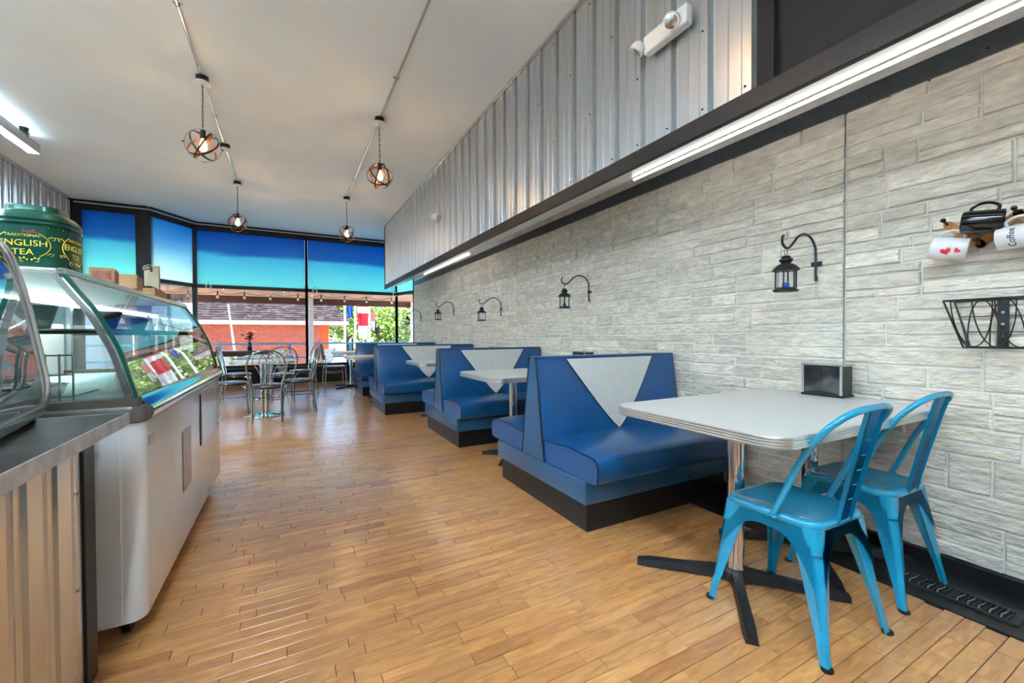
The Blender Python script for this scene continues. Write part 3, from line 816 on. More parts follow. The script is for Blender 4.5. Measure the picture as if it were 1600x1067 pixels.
# napkin dispensers
def napkin(x, y, label, rz=0):
    t = thing('napkin_dispenser', label, 'napkin dispenser', (x, y, 0.762), rz, 'napkin dispensers on the booth tables')
    # long side faces the aisle (-x)
    bm = B(); box(bm, -0.055, 0.055, -0.095, 0.095, 0.004, 0.168, 0.003)
    body = obj('body', bm, M['blackiron'], t)
    bm = B(); box(bm, -0.062, 0.06, -0.102, 0.102, 0.0, 0.012, 0.003); obj('base_plate', bm, M['black'], t)
    bm = B(); box(bm, -0.064, 0.062, -0.104, 0.104, 0.166, 0.176, 0.003); obj('lid', bm, M['steel'], t)
    bm = B()
    # bowed face plate with curved top and bottom edge
    n = 10; up = []; lo = []
    for i in range(n+1):
        yy = -0.088+0.176*i/n; s_ = math.sin(PI*i/n)
        up.append((-0.058-0.006*s_, yy, 0.150+0.012*s_)); lo.append((-0.058-0.006*s_, yy, 0.016+0.014*s_))
    vu = [bm.verts.new(v) for v in up]; vl = [bm.verts.new(v) for v in lo]
    for i in range(n): bm.faces.new((vl[i], vl[i+1], vu[i+1], vu[i]))
    obj('face_plate', bm, M['darkmirror'], t)
    for yy in (-0.092, 0.092): bm = B(); box(bm, -0.0625, -0.055, yy-0.006, yy+0.006, 0.012, 0.166, 0.001); obj('face_rim', bm, M['steel'], t)
    return t
M['darkmirror'] = mat('smoked_mirror', (0.12, 0.13, 0.14), 0.12, metal=0.9, var=0.3, scale=9)
nd = napkin(2.615, 1.215, 'black and steel napkin dispenser on the nearest table against the wall')
for yy, lb in ((3.36, 'napkin dispenser on the second table, seen just above the nearest booth'), (5.36, 'napkin dispenser on the third table behind the second booth'), (7.42, 'napkin dispenser on the fourth table from the front'), (9.5, 'napkin dispenser on the farthest table by the window')):
    dup(nd, (2.60, yy, 0.762), label=lb)

# ================================================================= TURQUOISE METAL CHAIRS
def make_tolix():
    t = thing('metal_chair', 'x', 'chair', (0, 0, 0), 0, 'turquoise metal chairs at the nearest table')
    m = M['tolix']
    # local: front = +y, seat centre at origin, width in x
    sw, sd, sh = 0.18, 0.18, 0.448
    # seat pan, slightly narrower at back
    def outline(ins, rf=0.045):
        pts = []
        base = rrect(0.36-2*ins, 0.35-2*ins, max(0.01, 0.07-ins), 6)
        for x, y in base:
            k = 1.0-0.10*(0.5-y/0.35)
            pts.append((x*k, y))
        return pts
    bm = B()
    stack(bm, outline, [(0.004, 0.420), (0.0, 0.425), (-0.002, 0.438), (0.004, 0.447), (0.014, 0.449), (0.030, 0.446), (0.08, 0.440)])
    seat = obj('seat', bm, m, t, smooth=50)
    bm = B()
    for x, y in ((0, -0.05), (-0.03, -0.085), (0.03, -0.085), (0, -0.12), (0, -0.085)): cyl(bm, (x, y, 0.4385), (x, y, 0.4412), 0.004, 8)
    obj('drain_holes', bm, M['black'], seat)
    # legs (corner channel, tapering, with pressed groove)
    tops = {(-1, 1): (-0.155, 0.150), (1, 1): (0.155, 0.150), (-1, -1): (-0.140, -0.150), (1, -1): (0.140, -0.150)}
    feet = {(-1, 1): (-0.205, 0.215), (1, 1): (0.205, 0.215), (-1, -1): (-0.200, -0.228), (1, -1): (0.200, -0.228)}
    for (sx, sy), (tx, ty) in tops.items():
        fx, fy = feet[(sx, sy)]
        out = Vector((sx, sy, 0)).normalized(); sid = Vector((-out.y, out.x, 0))
        bm = B(); prev = None
        levels = [(0.0, 0.018, 0), (0.03, 0.0185, 0), (0.09, 0.021, 0.0), (0.11, 0.024, 0.9), (0.20, 0.034, 1.2), (0.28, 0.043, 1.2), (0.33, 0.050, 1.1), (0.345, 0.053, 0), (0.39, 0.060, 0), (0.428, 0.064, 0)]
        for z, w, g in levels:
            k = z/0.425
            c = Vector((fx+(tx-fx)*k, fy+(ty-fy)*k, z)) - out*0.004
            # L-section: two faces meeting at the outer corner with rounded tip and pressed groove
            prof = [(-1.0, -0.75), (-0.72, -0.30), (-0.42, 0.12), (-0.2, 0.30-0.32*g), (0.0, 0.36-0.42*g), (0.2, 0.30-0.32*g), (0.42, 0.12), (0.72, -0.30), (1.0, -0.75), (0.80, -0.85), (0.35, -0.25), (0.0, -0.10-0.25*g), (-0.35, -0.25), (-0.80, -0.85)]
            ring = [bm.verts.new(c+sid*a*w+out*b*w) for a, b in prof]
            n = len(prof)
            if prev:
                for q in range(n): bm.faces.new((prev[q], prev[(q+1) % n], ring[(q+1) % n], ring[q]))
            else: bm.faces.new(ring[::-1])
            prev = ring
        bm.faces.new(prev)
        lg = obj('leg', bm, m, t, smooth=40)
        bm = B(); c = Vector((fx, fy, 0)) - out*0.006
        lathe(bm, [(0.017, 0.0), (0.019, 0.003), (0.018, 0.010)], 12, c); obj('rubber_foot', bm, M['black'], lg)
    # arched apron sheets between legs
    def P4(k, z, sA, sB):
        a0, a1 = tops[sA], tops[sB]; f0, f1 = feet[sA], feet[sB]
        q = z/0.425
        A = Vector((f0[0]+(a0[0]-f0[0])*q, f0[1]+(a0[1]-f0[1])*q, z)); Bv = Vector((f1[0]+(a1[0]-f1[0])*q, f1[1]+(a1[1]-f1[1])*q, z))
        mid = A.lerp(Bv, k)
        return mid
    bm = B()
    for sA, sB, nrm in (((-1, 1), (1, 1), (0, 1)), ((1, 1), (1, -1), (1, 0)), ((1, -1), (-1, -1), (0, -1)), ((-1, -1), (-1, 1), (-1, 0))):
        n = 16; top = []; bot = []
        for i in range(n+1):
            k = 0.02+0.96*i/n
            e = abs(2*k-1)
            za = 0.385-0.17*(e**3.2)
            off = Vector((nrm[0], nrm[1], 0))*0.018
            top.append(bm.verts.new(P4(k, 0.428, sA, sB)+off)); bot.append(bm.verts.new(P4(k, za, sA, sB)+off))
        for i in range(n): bm.faces.new((bot[i], bot[i+1], top[i+1], top[i]))
    bmesh.ops.solidify(bm, geom=bm.faces, thickness=0.003)
    obj('apron', bm, m, t, smooth=50)
    # rolled lip along arches
    # back hoop
    hp = smoothpath([(-0.178, -0.03, 0.43), (-0.180, -0.07, 0.52), (-0.182, -0.125, 0.65), (-0.178, -0.185, 0.755), (-0.150, -0.235, 0.820), (-0.085, -0.262, 0.850), (0, -0.270, 0.856), (0.085, -0.262, 0.850), (0.150, -0.235, 0.820), (0.178, -0.185, 0.755), (0.182, -0.125, 0.65), (0.180, -0.07, 0.52), (0.178, -0.03, 0.43)], 5)
    bm = B(); tube(bm, hp, 0.0115, 10); obj('back_hoop', bm, m, t, smooth=60)
    # central splat with rolled edges and embossed panel
    bm = B(); secs = [(0.432, -0.170, 0.040), (0.50, -0.183, 0.043), (0.60, -0.205, 0.047), (0.70, -0.228, 0.051), (0.78, -0.247, 0.055), (0.845, -0.264, 0.060)]
    prev = None
    for z, yy, w in secs:
        prof = [(-1, -0.010), (-0.97, 0.004), (-0.8, 0.003), (-0.55, 0.000), (-0.5, -0.004), (0.5, -0.004), (0.55, 0.0), (0.8, 0.003), (0.97, 0.004), (1, -0.010)]
        ring = [bm.verts.new((a*w, yy+b, z)) for a, b in prof]
        if prev:
            for q in range(len(prof)-1): bm.faces.new((prev[q], prev[q+1], ring[q+1], ring[q]))
        prev = ring
    bmesh.ops.solidify(bm, geom=bm.faces, thickness=0.002)
    sp = obj('splat', bm, m, t, smooth=40)
    bm = B()
    for i in range(5):
        z = 0.52+i*0.055; k = (z-0.432)/(0.845-0.432); yy = -0.170-0.094*k
        box(bm, -0.012, 0.012, yy-0.0065, yy-0.002, z-0.002, z+0.002, 0.001)
    obj('embossing', bm, m, sp)['kind'] = 'stuff'
    # rivets at hoop bases
    bm = B()
    for s in (-1, 1): ball(bm, (s*0.190, -0.045, 0.436), 0.010, 2); ball(bm, (s*0.19, -0.02, 0.433), 0.006, 1)
    obj('rivets', bm, M['tolix'], t)
    return t
tc1 = make_tolix(); tc1.location = (1.742, 0.925, 0); tc1.rotation_euler = (0, 0, math.radians(-2)); tc1['label'] = 'turquoise metal chair on the aisle side of the nearest table'
dup(tc1, (2.330, 0.935, 0), math.radians(-1), 'turquoise metal chair between its twin and the stone wall')

# ================================================================= LANTERNS ON HOOKS
def make_hook():
    t = thing('wall_hook', 'x', 'hook', (0, 0, 0), 0, 'black iron plant hooks on the stone wall')
    pts = smoothpath([(0, 0, -0.085), (0, 0, 0.06), (-0.012, 0, 0.105), (-0.055, 0, 0.145), (-0.12, 0, 0.158), (-0.18, 0, 0.138), (-0.225, 0, 0.10), (-0.268, 0, 0.068), (-0.305, 0, 0.066), (-0.332, 0, 0.088), (-0.330, 0, 0.118), (-0.318, 0, 0.130)], 5)
    bm = B(); tube(bm, [Vector(p)+Vector((-0.012, 0, 0)) for p in pts], 0.0065, 8, up=(0, 1, 0)); obj('hook_arm', bm, M['blackiron'], t)
    bm = B(); box(bm, -0.008, 0.006, -0.028, 0.028, -0.012, 0.012, 0.003); box(bm, -0.010, 0.0, -0.007, 0.007, -0.10, -0.07, 0.002); obj('wall_plate', bm, M['blackiron'], t)
    return t
def make_lantern():
    t = thing('lantern', 'x', 'lantern', (0, 0, 0), 0, 'black glazed lanterns hanging from wall hooks')
    # origin = bottom centre
    bm = B(); lathe(bm, [(0.060, 0.0), (0.064, 0.004), (0.064, 0.010), (0.055, 0.014), (0.050, 0.020), (0.02, 0.020)], 6); obj('base_tray', bm, M['blackiron'], t, smooth=20)
    bm = B()
    for k in range(6):
        a = PI/3*k; cyl(bm, (0.050*math.cos(a), 0.050*math.sin(a), 0.018), (0.050*math.cos(a), 0.050*math.sin(a), 0.118), 0.004, 6)
    obj('corner_bars', bm, M['blackiron'], t)
    bm = B()
    for k in range(6):
        a, b = PI/3*k, PI/3*(k+1); r = 0.047
        vs = [bm.verts.new((r*math.cos(q), r*math.sin(q), z)) for q, z in ((a, 0.02), (b, 0.02), (b, 0.116), (a, 0.116))]; bm.faces.new(vs)
    obj('glass_panes', bm, M['glass'], t, smooth=0)
    bm = B(); lathe(bm, [(0.064, 0.114), (0.066, 0.118), (0.060, 0.126), (0.045, 0.142), (0.030, 0.150), (0.022, 0.153)], 18); obj('roof', bm, M['blackiron'], t)
    bm = B(); lathe(bm, [(0.022, 0.152), (0.026, 0.160), (0.034, 0.168), (0.032, 0.176), (0.020, 0.180), (0.024, 0.186), (0.020, 0.192), (0.006, 0.196)], 18); obj('vent_cap', bm, M['blackiron'], t)
    bm = B(); tube(bm, smoothpath([(0.020, 0, 0.190), (0.031, 0, 0.208), (0.024, 0, 0.232), (0, 0, 0.246), (-0.024, 0, 0.232), (-0.031, 0, 0.208), (-0.020, 0, 0.190)], 4), 0.0018, 6); obj('ring_handle', bm, M['blackiron'], t)
    return t
hk = make_hook(); ln = make_lantern()
ys = [1.31, 3.38, 5.38, 7.33, 9.53]
hl = ['black iron hook on the stone wall above the nearest table', 'second black iron hook from the front', 'third black iron hook from the front', 'fourth black iron hook from the front', 'farthest black iron hook, beside the window']
ll = ['black lantern holding a blue candle above the nearest table', 'second black lantern from the front, with a blue candle', 'third black lantern from the front', 'fourth black lantern from the front', 'farthest black lantern, against the window']
for i, yy in enumerate(ys):
    dz = [0, 0.03, -0.03, 0.05, 0.02][i]
    h = hk if i == 0 else dup(hk, (0, 0, 0)); h.location = (XW-0.004, yy, 1.505+dz); h['label'] = hl[i]
    l = ln if i == 0 else dup(ln, (0, 0, 0)); l.location = (XW-0.004-0.012-0.298, yy, 1.505+dz+0.064+0.008-0.246); l.rotation_euler = (0, 0, 0.3+0.7*i); l['label'] = ll[i]
    z = 1.505+dz+0.064+0.008-0.246+0.020
    bm = B(); lathe(bm, [(0.018, 0), (0.018, 0.026 if i < 2 else 0.018), (0.015, 0.029 if i < 2 else 0.02)], 14)
    o = obj('candle', bm, M['cobalt'] if i < 2 else M['candlew'], None, (XW-0.004-0.31, yy, z))
    tag(o, ['short blue candle inside the nearest lantern', 'short blue candle inside the second lantern', 'small white candle inside the third lantern', 'small white candle inside the fourth lantern', 'small white candle inside the farthest lantern'][i], 'candle', 'candles inside the lanterns')

# ================================================================= MUG RACK, MUGS, WIRE BASKET
mr_ = thing('mug_rack', 'wooden accordion peg rack on the stone wall holding three mugs', 'mug rack', (XW-0.012, 0.60, 1.545))
def slat(bm, a, b, w=0.034, t=0.010, x=0.0):
    a, b = Vector((x, *a)), Vector((x, *b)); v = b-a
    obox(bm, (a+b)/2, (t, w, v.length+w), Matrix.Rotation(-math.atan2(v.y, v.z), 3, 'X') if False else v.to_track_quat('Z', 'X').to_matrix(), 0.003)
def slat2(parent, a, b, x):
    a, b = Vector((0, *a)), Vector((0, *b)); v = (b-a); L_ = v.length+0.03; v.normalize(); s = Vector((0, -v.z, v.y))
    bm = B(); c = (a+b)/2
    poly = []
    for k in range(9):
        an = -PI/2+PI*k/8; poly.append(c+v*(L_/2-0.017+0.017*math.cos(an))+s*0.017*math.sin(an))
    for k in range(9):
        an = PI/2+PI*k/8; poly.append(c+v*(-L_/2+0.017+0.017*math.cos(an))+s*0.017*math.sin(an))
    prism(bm, [p+Vector((x, 0, 0)) for p in poly], (0.009, 0, 0)); obj('slat', bm, M['wood_orange'], parent)
# rhombus lattice
nodes_top = [(0.165, 0.02), (0.06, 0.10), (-0.045, 0.02), (-0.15, 0.10), (-0.255, 0.02)]
for i in range(4):
    y0 = 0.16-i*0.105; y1 = y0-0.105
    slat2(mr_, (y0, -0.055 if i % 2 == 0 else 0.055), (y1, 0.055 if i % 2 == 0 else -0.055), -0.020)
    slat2(mr_, (y0, 0.055 if i % 2 == 0 else -0.055), (y1, -0.055 if i % 2 == 0 else 0.055), -0.010)
for i in range(5):
    for s in (-1, 1):
        yy = 0.16-i*0.105
        bm = B(); tube(bm, [(-0.02, yy, s*0.055), (-0.062, yy, s*0.055+0.012)], 0.0065, 8); ball(bm, (-0.066, yy, s*0.055+0.013), 0.0105, 2); obj('peg', bm, M['black_gloss'], mr_)
def make_mug(name_label, m, c, axis, hdir, h=0.098, r=0.042):
    """mug with axis direction (opening end) and handle direction"""
    t = thing('mug', name_label, 'mug', c)
    ax = Vector(axis).normalized(); hd = Vector(hdir); hd = (hd-ax*hd.dot(ax)).normalized(); sd = ax.cross(hd)
    Rm = Matrix((hd, sd, ax)).transposed().to_4x4()
    bm = B(); lathe(bm, [(r*0.86, -h/2), (r*0.97, -h/2+0.005), (r, -h/2+0.015), (r, h/2-0.003), (r-0.002, h/2), (r-0.005, h/2-0.003), (r-0.005, -h/2+0.008), (0.001, -h/2+0.006)], 36)
    bmesh.ops.transform(bm, matrix=Rm, verts=bm.verts); obj('mug_body', bm, m, t)
    bm = B(); tube(bm, smoothpath([(r-0.004, 0, h*0.30), (r+0.018, 0, h*0.33), (r+0.033, 0, h*0.12), (r+0.031, 0, -h*0.12), (r+0.014, 0, -h*0.30), (r-0.004, 0, -h*0.31)], 5), 0.0058, 8)
    bmesh.ops.transform(bm, matrix=Rm, verts=bm.verts); obj('handle', bm, m, t)
    return t, Rm
# hearts mug: opening towards lower right, hanging by its handle
cy = 0.734
mg1, R1 = make_mug('white mug printed with red hearts, hanging at the left of the rack', M['white_gloss'], (XW-0.105, cy, 1.478), (0.25, -1, -0.22), (0.25, -0.2, 1), h=0.118, r=0.049)
mg2, R2 = make_mug('glossy black mug hanging at the top of the rack', M['black_gloss'], (XW-0.112, 0.630, 1.572), (0.2, -1, -0.12), (0.2, -0.1, 1), h=0.122, r=0.048)
mg3, R3 = make_mug('white mug reading Coffee at the right of the rack', M['white_gloss'], (XW-0.105, 0.525, 1.492), (0.1, 1, -0.06), (0.1, 0.0, 1), h=0.12, r=0.048)
def onmug(parent, Rm, bm, r, ang0, z0, m, name, rot=0.0):
    """wrap flat xy artwork around the mug: x->angle, y->axis"""
    for v in bm.verts:
        x, y = v.co.x*math.cos(rot)-v.co.y*math.sin(rot), v.co.x*math.sin(rot)+v.co.y*math.cos(rot)
        a = ang0+x/r; rr = r+0.0006+v.co.z
        v.co = Vector((rr*math.cos(a), rr*math.sin(a), z0+y))
    bmesh.ops.transform(bm, matrix=Rm, verts=bm.verts)
    return obj(name, bm, m, parent, smooth=0)
def heart(bm, cx, cy, s, rot=0.0):
    pts = []
    for k in range(28):
        a = 2*PI*k/28
        x = 16*math.sin(a)**3; y = 13*math.cos(a)-5*math.cos(2*a)-2*math.cos(3*a)-math.cos(4*a)
        x, y = x*s/16, y*s/16
        pts.append((cx+x*math.cos(rot)-y*math.sin(rot), cy+x*math.sin(rot)+y*math.cos(rot), 0))
    prism(bm, pts, (0, 0, 0.0005))
def camang(Rm, c):
    d = (Vector((0, 0, EYE))-Vector(c)); l = Rm.to_3x3().transposed() @ d; return math.atan2(l.y, l.x)
a1 = camang(R1, mg1.location); a3 = camang(R3, mg3.location)
bm = B(); heart(bm, 0.012, -0.004, 0.017, 1.9); heart(bm, 0.006, 0.030, 0.011, 0.9); onmug(mg1, R1, bm, 0.049, a1, 0, M['red'], 'print')
bm = B()
pts = [(x, y, 0.0006) for x, y in [(-0.012+0.009*math.cos(2*PI*k/14+0.2)*(1.0-0.25*(k % 2)), 0.002+0.007*math.sin(2*PI*k/14+0.2)) for k in range(14)]]
tube(bm, pts, 0.0006, 4, closed=True); onmug(mg1, R1, bm, 0.049, a1, 0, M['black'], 'print_line')
bm = text_bm('Coffee', 0.030); onmug(mg3, R3, bm, 0.048, a3, 0.012, M['black'], 'lettering', rot=0.0)

# wire basket
wbk = thing('wire_basket', 'black wire wall basket with looping rods below the mug rack', 'basket', (XW-0.012, 0.56, 1.04))
M['wire'] = mat('black_wire', (0.01, 0.01, 0.01), 0.35)
T0, T1, Bt0, Bt1 = 0.178, -0.12, 0.126, -0.068      # y extents at top and bottom
def rod(pts, r=0.003, name='rod'):
    bm = B(); tube(bm, pts, r, 6); obj(name, bm, M['wire'], wbk)
ht = 0.205; dp, db = 0.13, 0.085
rod([(0, T0, ht), (-dp, T0, ht), (-dp, T1, ht), (0, T1, ht), (0, T0, ht)], 0.0038, 'top_rim')
rod([(0, Bt0, 0), (-db, Bt0, 0), (-db, Bt1, 0), (0, Bt1, 0), (0, Bt0, 0)], 0.0035, 'bottom_rim')
for a, b in (((0, T0, ht), (0, Bt0, 0)), ((-dp, T0, ht), (-db, Bt0, 0)), ((-dp, T1, ht), (-db, Bt1, 0)), ((0, T1, ht), (0, Bt1, 0))): rod([a, b], 0.0035, 'corner_rod')
for k in (0.33, 0.66):
    z = ht*k; rod([(0, Bt0+(T0-Bt0)*k, z), (0, Bt1+(T1-Bt1)*k, z)], 0.002)
for i in range(5): rod([(0, Bt0-0.194*i/4, 0), (-db, Bt0-0.194*i/4, 0)], 0.002)
for i in range(3):
    c = 0.094-i*0.065; pts = []
    for k in range(13):
        a = PI*k/12; yy = c+0.062*math.cos(a); z = ht*(1-math.sin(a)*0.98)
        f = z/ht; pts.append((-(db+(dp-db)*f), yy, z))
    rod(smoothpath(pts, 2), 0.0024, 'loop')
    if i == 2: continue
    pts = []
    for k in range(13):
        a = PI*k/12; yy = c-0.0325+0.050*math.cos(a); z = ht*math.sin(a)*0.98
        f = z/ht; pts.append((-(db+(dp-db)*f), yy, z))
    rod(smoothpath(pts, 2), 0.0024, 'loop')
for sgn in (0,):
    pts = []
    for k in range(13):
        a = PI*k/12; q = 0.5+0.5*math.cos(a); z = ht*(1-math.sin(a)*0.98); f = z/ht
        pts.append((-(db+(dp-db)*f)*q, Bt0+(T0-Bt0)*f, z))
    rod(smoothpath(pts, 2), 0.0024, 'loop')
bm = B(); box(bm, -0.004, 0.004, 0.012, 0.046, -0.002, ht+0.002, 0.001); st = obj('mounting_strap', bm, M['wire'], wbk)
bm = B()
for z in (0.05, 0.10, 0.15): cyl(bm, (-0.0045, 0.029, z), (-0.006, 0.029, z), 0.006, 10)
obj('screw_heads', bm, M['steel'], st)

# ================================================================= SOFFIT FITTINGS
em = thing('emergency_light', 'white twin head emergency light on the ribbed metal soffit', 'emergency light', (XS-0.022, 1.655, 2.77))
bm = B(); box(bm, -0.055, 0.0, -0.155, 0.145, -0.055, 0.05, 0.012, 3); obj('housing', bm, M['whitepl'], em)
for yy, dr in ((-0.085, (-0.7, -0.2, -0.6)), (0.16, (-0.35, 0.5, -0.75))):
    d = Vector(dr).normalized(); c = Vector((-0.075, yy, -0.01))
    q = d.to_track_quat('Z', 'Y').to_matrix().to_4x4()
    bm = B(); lathe(bm, [(0.02, -0.03), (0.036, -0.015), (0.042, 0.012), (0.042, 0.022), (0.036, 0.024)], 24); bmesh.ops.transform(bm, matrix=Matrix.Translation(c) @ q, verts=bm.verts); hd = obj('lamp_head', bm, M['whitepl'], em)
    bm = B(); lathe(bm, [(0.035, 0.0245), (0.022, 0.032), (0.001, 0.035)], 20); bmesh.ops.transform(bm, matrix=Matrix.Translation(c) @ q, verts=bm.verts); obj('lens', bm, M['steel'], hd)
em2 = thing('emergency_light', 'small white emergency spot lamp on the far part of the metal soffit', 'emergency light', (XS-0.022, 5.72, 2.77))
bm = B(); box(bm, -0.04, 0.0, -0.06, 0.06, -0.05, 0.05, 0.008, 2); obj('housing', bm, M['whitepl'], em2)
for yy in (-0.05, 0.06):
    bm = B(); d = Vector((-0.7, 0.35 if yy > 0 else -0.5, -0.5)).normalized(); q = d.to_track_quat('Z', 'Y').to_matrix().to_4x4()
    lathe(bm, [(0.02, -0.03), (0.034, -0.01), (0.04, 0.03), (0.034, 0.034)], 18); bmesh.ops.transform(bm, matrix=Matrix.Translation((-0.06, yy, 0)) @ q, verts=bm.verts); obj('lamp_head', bm, M['whitepl'], em2)

# ================================================================= CONDUITS AND PENDANTS
def conduit(x, y0, y1, label, ys_clip):
    t = thing('ceiling_conduit', label, 'conduit', (x, 0, ZC), 0, 'steel conduits feeding the pendants')
    bm = B(); cyl(bm, (0, y0, -0.016), (0, y1, -0.016), 0.010, 10); obj('pipe', bm, M['steel'], t)
    for yy in ys_clip:
        bm = B(); box(bm, -0.03, 0.03, yy-0.008, yy+0.008, -0.004, 0.0); tube(bm, [(-0.013, yy, -0.003), (-0.013, yy, -0.02), (0, yy, -0.029), (0.013, yy, -0.02), (0.013, yy, -0.003)], 0.004, 6); obj('clip', bm, M['steel'], t)
    return t
XP1, XP2 = -0.69, 0.912
conduit(XP1, -0.5, 7.83, 'steel ceiling conduit on the left feeding two orb pendants', (0.9, 3.85, 5.6, 7.0))
conduit(XP2, -0.5, 7.83, 'steel ceiling conduit on the right feeding two orb pendants', (0.9, 4.0, 5.7, 6.9))
jb = thing('junction_box', 'round black ceiling box with a white cover between the left pendants', 'junction box', (XP1, 6.4, ZC))
bm = B(); lathe(bm, [(0.055, 0), (0.055, -0.05)], 20); obj('box_body', bm, M['black'], jb)
bm = B(); lathe(bm, [(0.062, -0.05), (0.062, -0.062), (0.035, -0.075), (0.001, -0.078)], 20); obj('cover', bm, M['whitepl'], jb)
def make_pendant():
    t = thing('orb_pendant', 'x', 'pendant light', (0, 0, 0), 0, 'orb pendants of crossed bronze bands')
    bm = B(); lathe(bm, [(0.050, 0), (0.052, -0.03), (0.058, -0.055)], 20); obj('ceiling_box', bm, M['black'], t)
    bm = B(); lathe(bm, [(0.068, -0.055), (0.068, -0.065), (0.02, -0.075), (0.001, -0.076)], 20); obj('canopy', bm, M['whitepl'], t)
    bm = B(); z = -0.076; k = 0
    while z > -0.485:
        a = PI/2*(k % 2); c = Vector((0, 0, z-0.015)); u = Vector((math.cos(a), math.sin(a), 0))
        pts = [c+u*0.0065*math.cos(2*PI*q/10)+Vector((0, 0, 0.019*math.sin(2*PI*q/10))) for q in range(10)]
        tube(bm, pts, 0.002, 5, closed=True); z -= 0.030; k += 1
    tube(bm, smoothpath([(0, 0, -0.07), (0.006, 0.003, -0.2), (-0.005, -0.003, -0.33), (0, 0, -0.50)], 5), 0.0018, 5)
    obj('chain', bm, M['blackiron'], t)
    C = Vector((0, 0, -0.64)); Rr = 0.142
    for k, (ax, tilt) in enumerate((((1, 0, 0), 0.35), ((0, 1, 0), 0.5), ((1, 1, 0), 1.2), ((1, -1, 0.3), 1.0))):
        q = Matrix.Rotation(tilt, 3, Vector(ax).normalized()) @ Matrix.Rotation(PI/2 if k < 2 else 0, 3, 'X' if k == 0 else 'Y')
        bm = B(); n = 36; r_in = Rr-0.002*k; A = []
        for i in range(n):
            a = 2*PI*i/n; d = q @ Vector((math.cos(a), math.sin(a), 0)); nn = q @ Vector((0, 0, 1))
            A.append([bm.verts.new(C+d*r_in+nn*0.009), bm.verts.new(C+d*r_in-nn*0.009), bm.verts.new(C+d*(r_in-0.003)-nn*0.009), bm.verts.new(C+d*(r_in-0.003)+nn*0.009)])
        for i in range(n):
            for j in range(4): bm.faces.new((A[i][j], A[i][(j+1) % 4], A[(i+1) % n][(j+1) % 4], A[(i+1) % n][j]))
        obj('band', bm, M['bronze'], t)
    bm = B(); lathe(bm, [(0.008, -0.49), (0.022, -0.50), (0.024, -0.575), (0.02, -0.58)], 14); obj('socket', bm, M['blackiron'], t)
    bm = B(); lathe(bm, [(0.012, -0.580), (0.016, -0.60), (0.028, -0.635), (0.030, -0.655), (0.022, -0.68), (0.001, -0.69)], 16); obj('bulb', bm, M['bulb'], t, label='glowing warm filament bulb')
    bm = B()
    for s in (-1, 1): cyl(bm, C+Vector((s*Rr, 0, 0)), C+Vector((s*(Rr+0.018), 0, 0)), 0.006, 8)
    ball(bm, C+Vector((0, 0, -Rr-0.006)), 0.008, 2); obj('finial', bm, M['blackiron'], t)
    return t
pd = make_pendant()
pl = [((XP1, 4.83), 'near left bronze orb pendant with glowing bulb, the largest in view', 0.2), ((XP2, 4.83), 'near right bronze orb pendant hanging above the aisle by the soffit', 1.3), ((XP1, 7.83), 'far left bronze orb pendant near the storefront windows', 0.8), ((XP2, 7.83), 'far right bronze orb pendant near the storefront windows', 2.2),
      ((XP2, 1.70), 'orb pendant on the right conduit overhead, above the frame', 0.5), ((XP1, 1.70), 'orb pendant on the left conduit overhead, above the frame', 0.9)]
for i, ((x, y), lb, rz) in enumerate(pl):
    o = pd if i == 0 else dup(pd, (0, 0, 0)); o.location = (x, y, ZC); o.rotation_euler = (0, 0, rz); o['label'] = lb
    ld = bpy.data.lights.new('bulb_light', 'POINT'); ld.energy = BULB_POWER; ld.color = (1.0, 0.52, 0.22); ld.shadow_soft_size = 0.03
    lo = bpy.data.objects.new('bulb_light', ld); COL.objects.link(lo); lo.parent = o; lo.location = (0, 0, -0.715)

# fluorescent fixture hung over the serving side; the unseen others are added fill
def fixture(y0, y1, label, x=-2.68, up='upfill2'):
    t = thing('linear_light', label, 'ceiling light', (x, y0, 3.30), 0, 'long suspended lights over the serving side')
    bm = B(); L_ = y1-y0
    box(bm, -0.055, -0.047, 0, L_, 0, 0.105); box(bm, 0.047, 0.055, 0, L_, 0, 0.105); box(bm, -0.055, 0.055, 0, L_, 0.10, 0.108); box(bm, -0.055, 0.055, -0.006, 0, 0, 0.108); box(bm, -0.055, 0.055, L_, L_+0.006, 0, 0.108)
    obj('housing', bm, M['steel'], t)
    bm = B(); box(bm, -0.046, 0.046, 0.004, L_-0.004, 0.002, 0.012); obj('diffuser', bm, M['tube'], t, label='lit white diffuser')
    bm = B(); box(bm, -0.046, 0.046, 0.004, L_-0.004, 0.1085, 0.112); obj('added_uplight', bm, M[up], t, label='added glowing panel that brightens the ceiling')  # top panel added to throw light onto the ceiling
    bm = B()
    for yy in (0.4, L_-0.55): cyl(bm, (0, yy, 0.108), (0, yy, 0.22), 0.004, 6)
    obj('hanger', bm, M['steel'], t)
    bm = B(); lathe(bm, [(0.035, 0.108), (0.035, 0.14), (0.045, 0.145), (0.045, 0.165), (0.035, 0.17), (0.04, 0.22)], 14, (0, L_-0.2, 0)); obj('power_box', bm, M['black'], t)
fixture(4.75, 7.15, 'long steel suspended light at the upper left', up='upfill')
fixture(1.6, 4.0, 'unseen suspended light added left of the frame to brighten the room')  # this one and the two below are added out of view for brightness
fixture(-1.9, 0.5, 'unseen suspended light added behind the viewpoint on the serving side for fill')
fixture(-2.2, 0.2, 'unseen suspended light added behind the viewpoint in mid room for fill', -0.2)
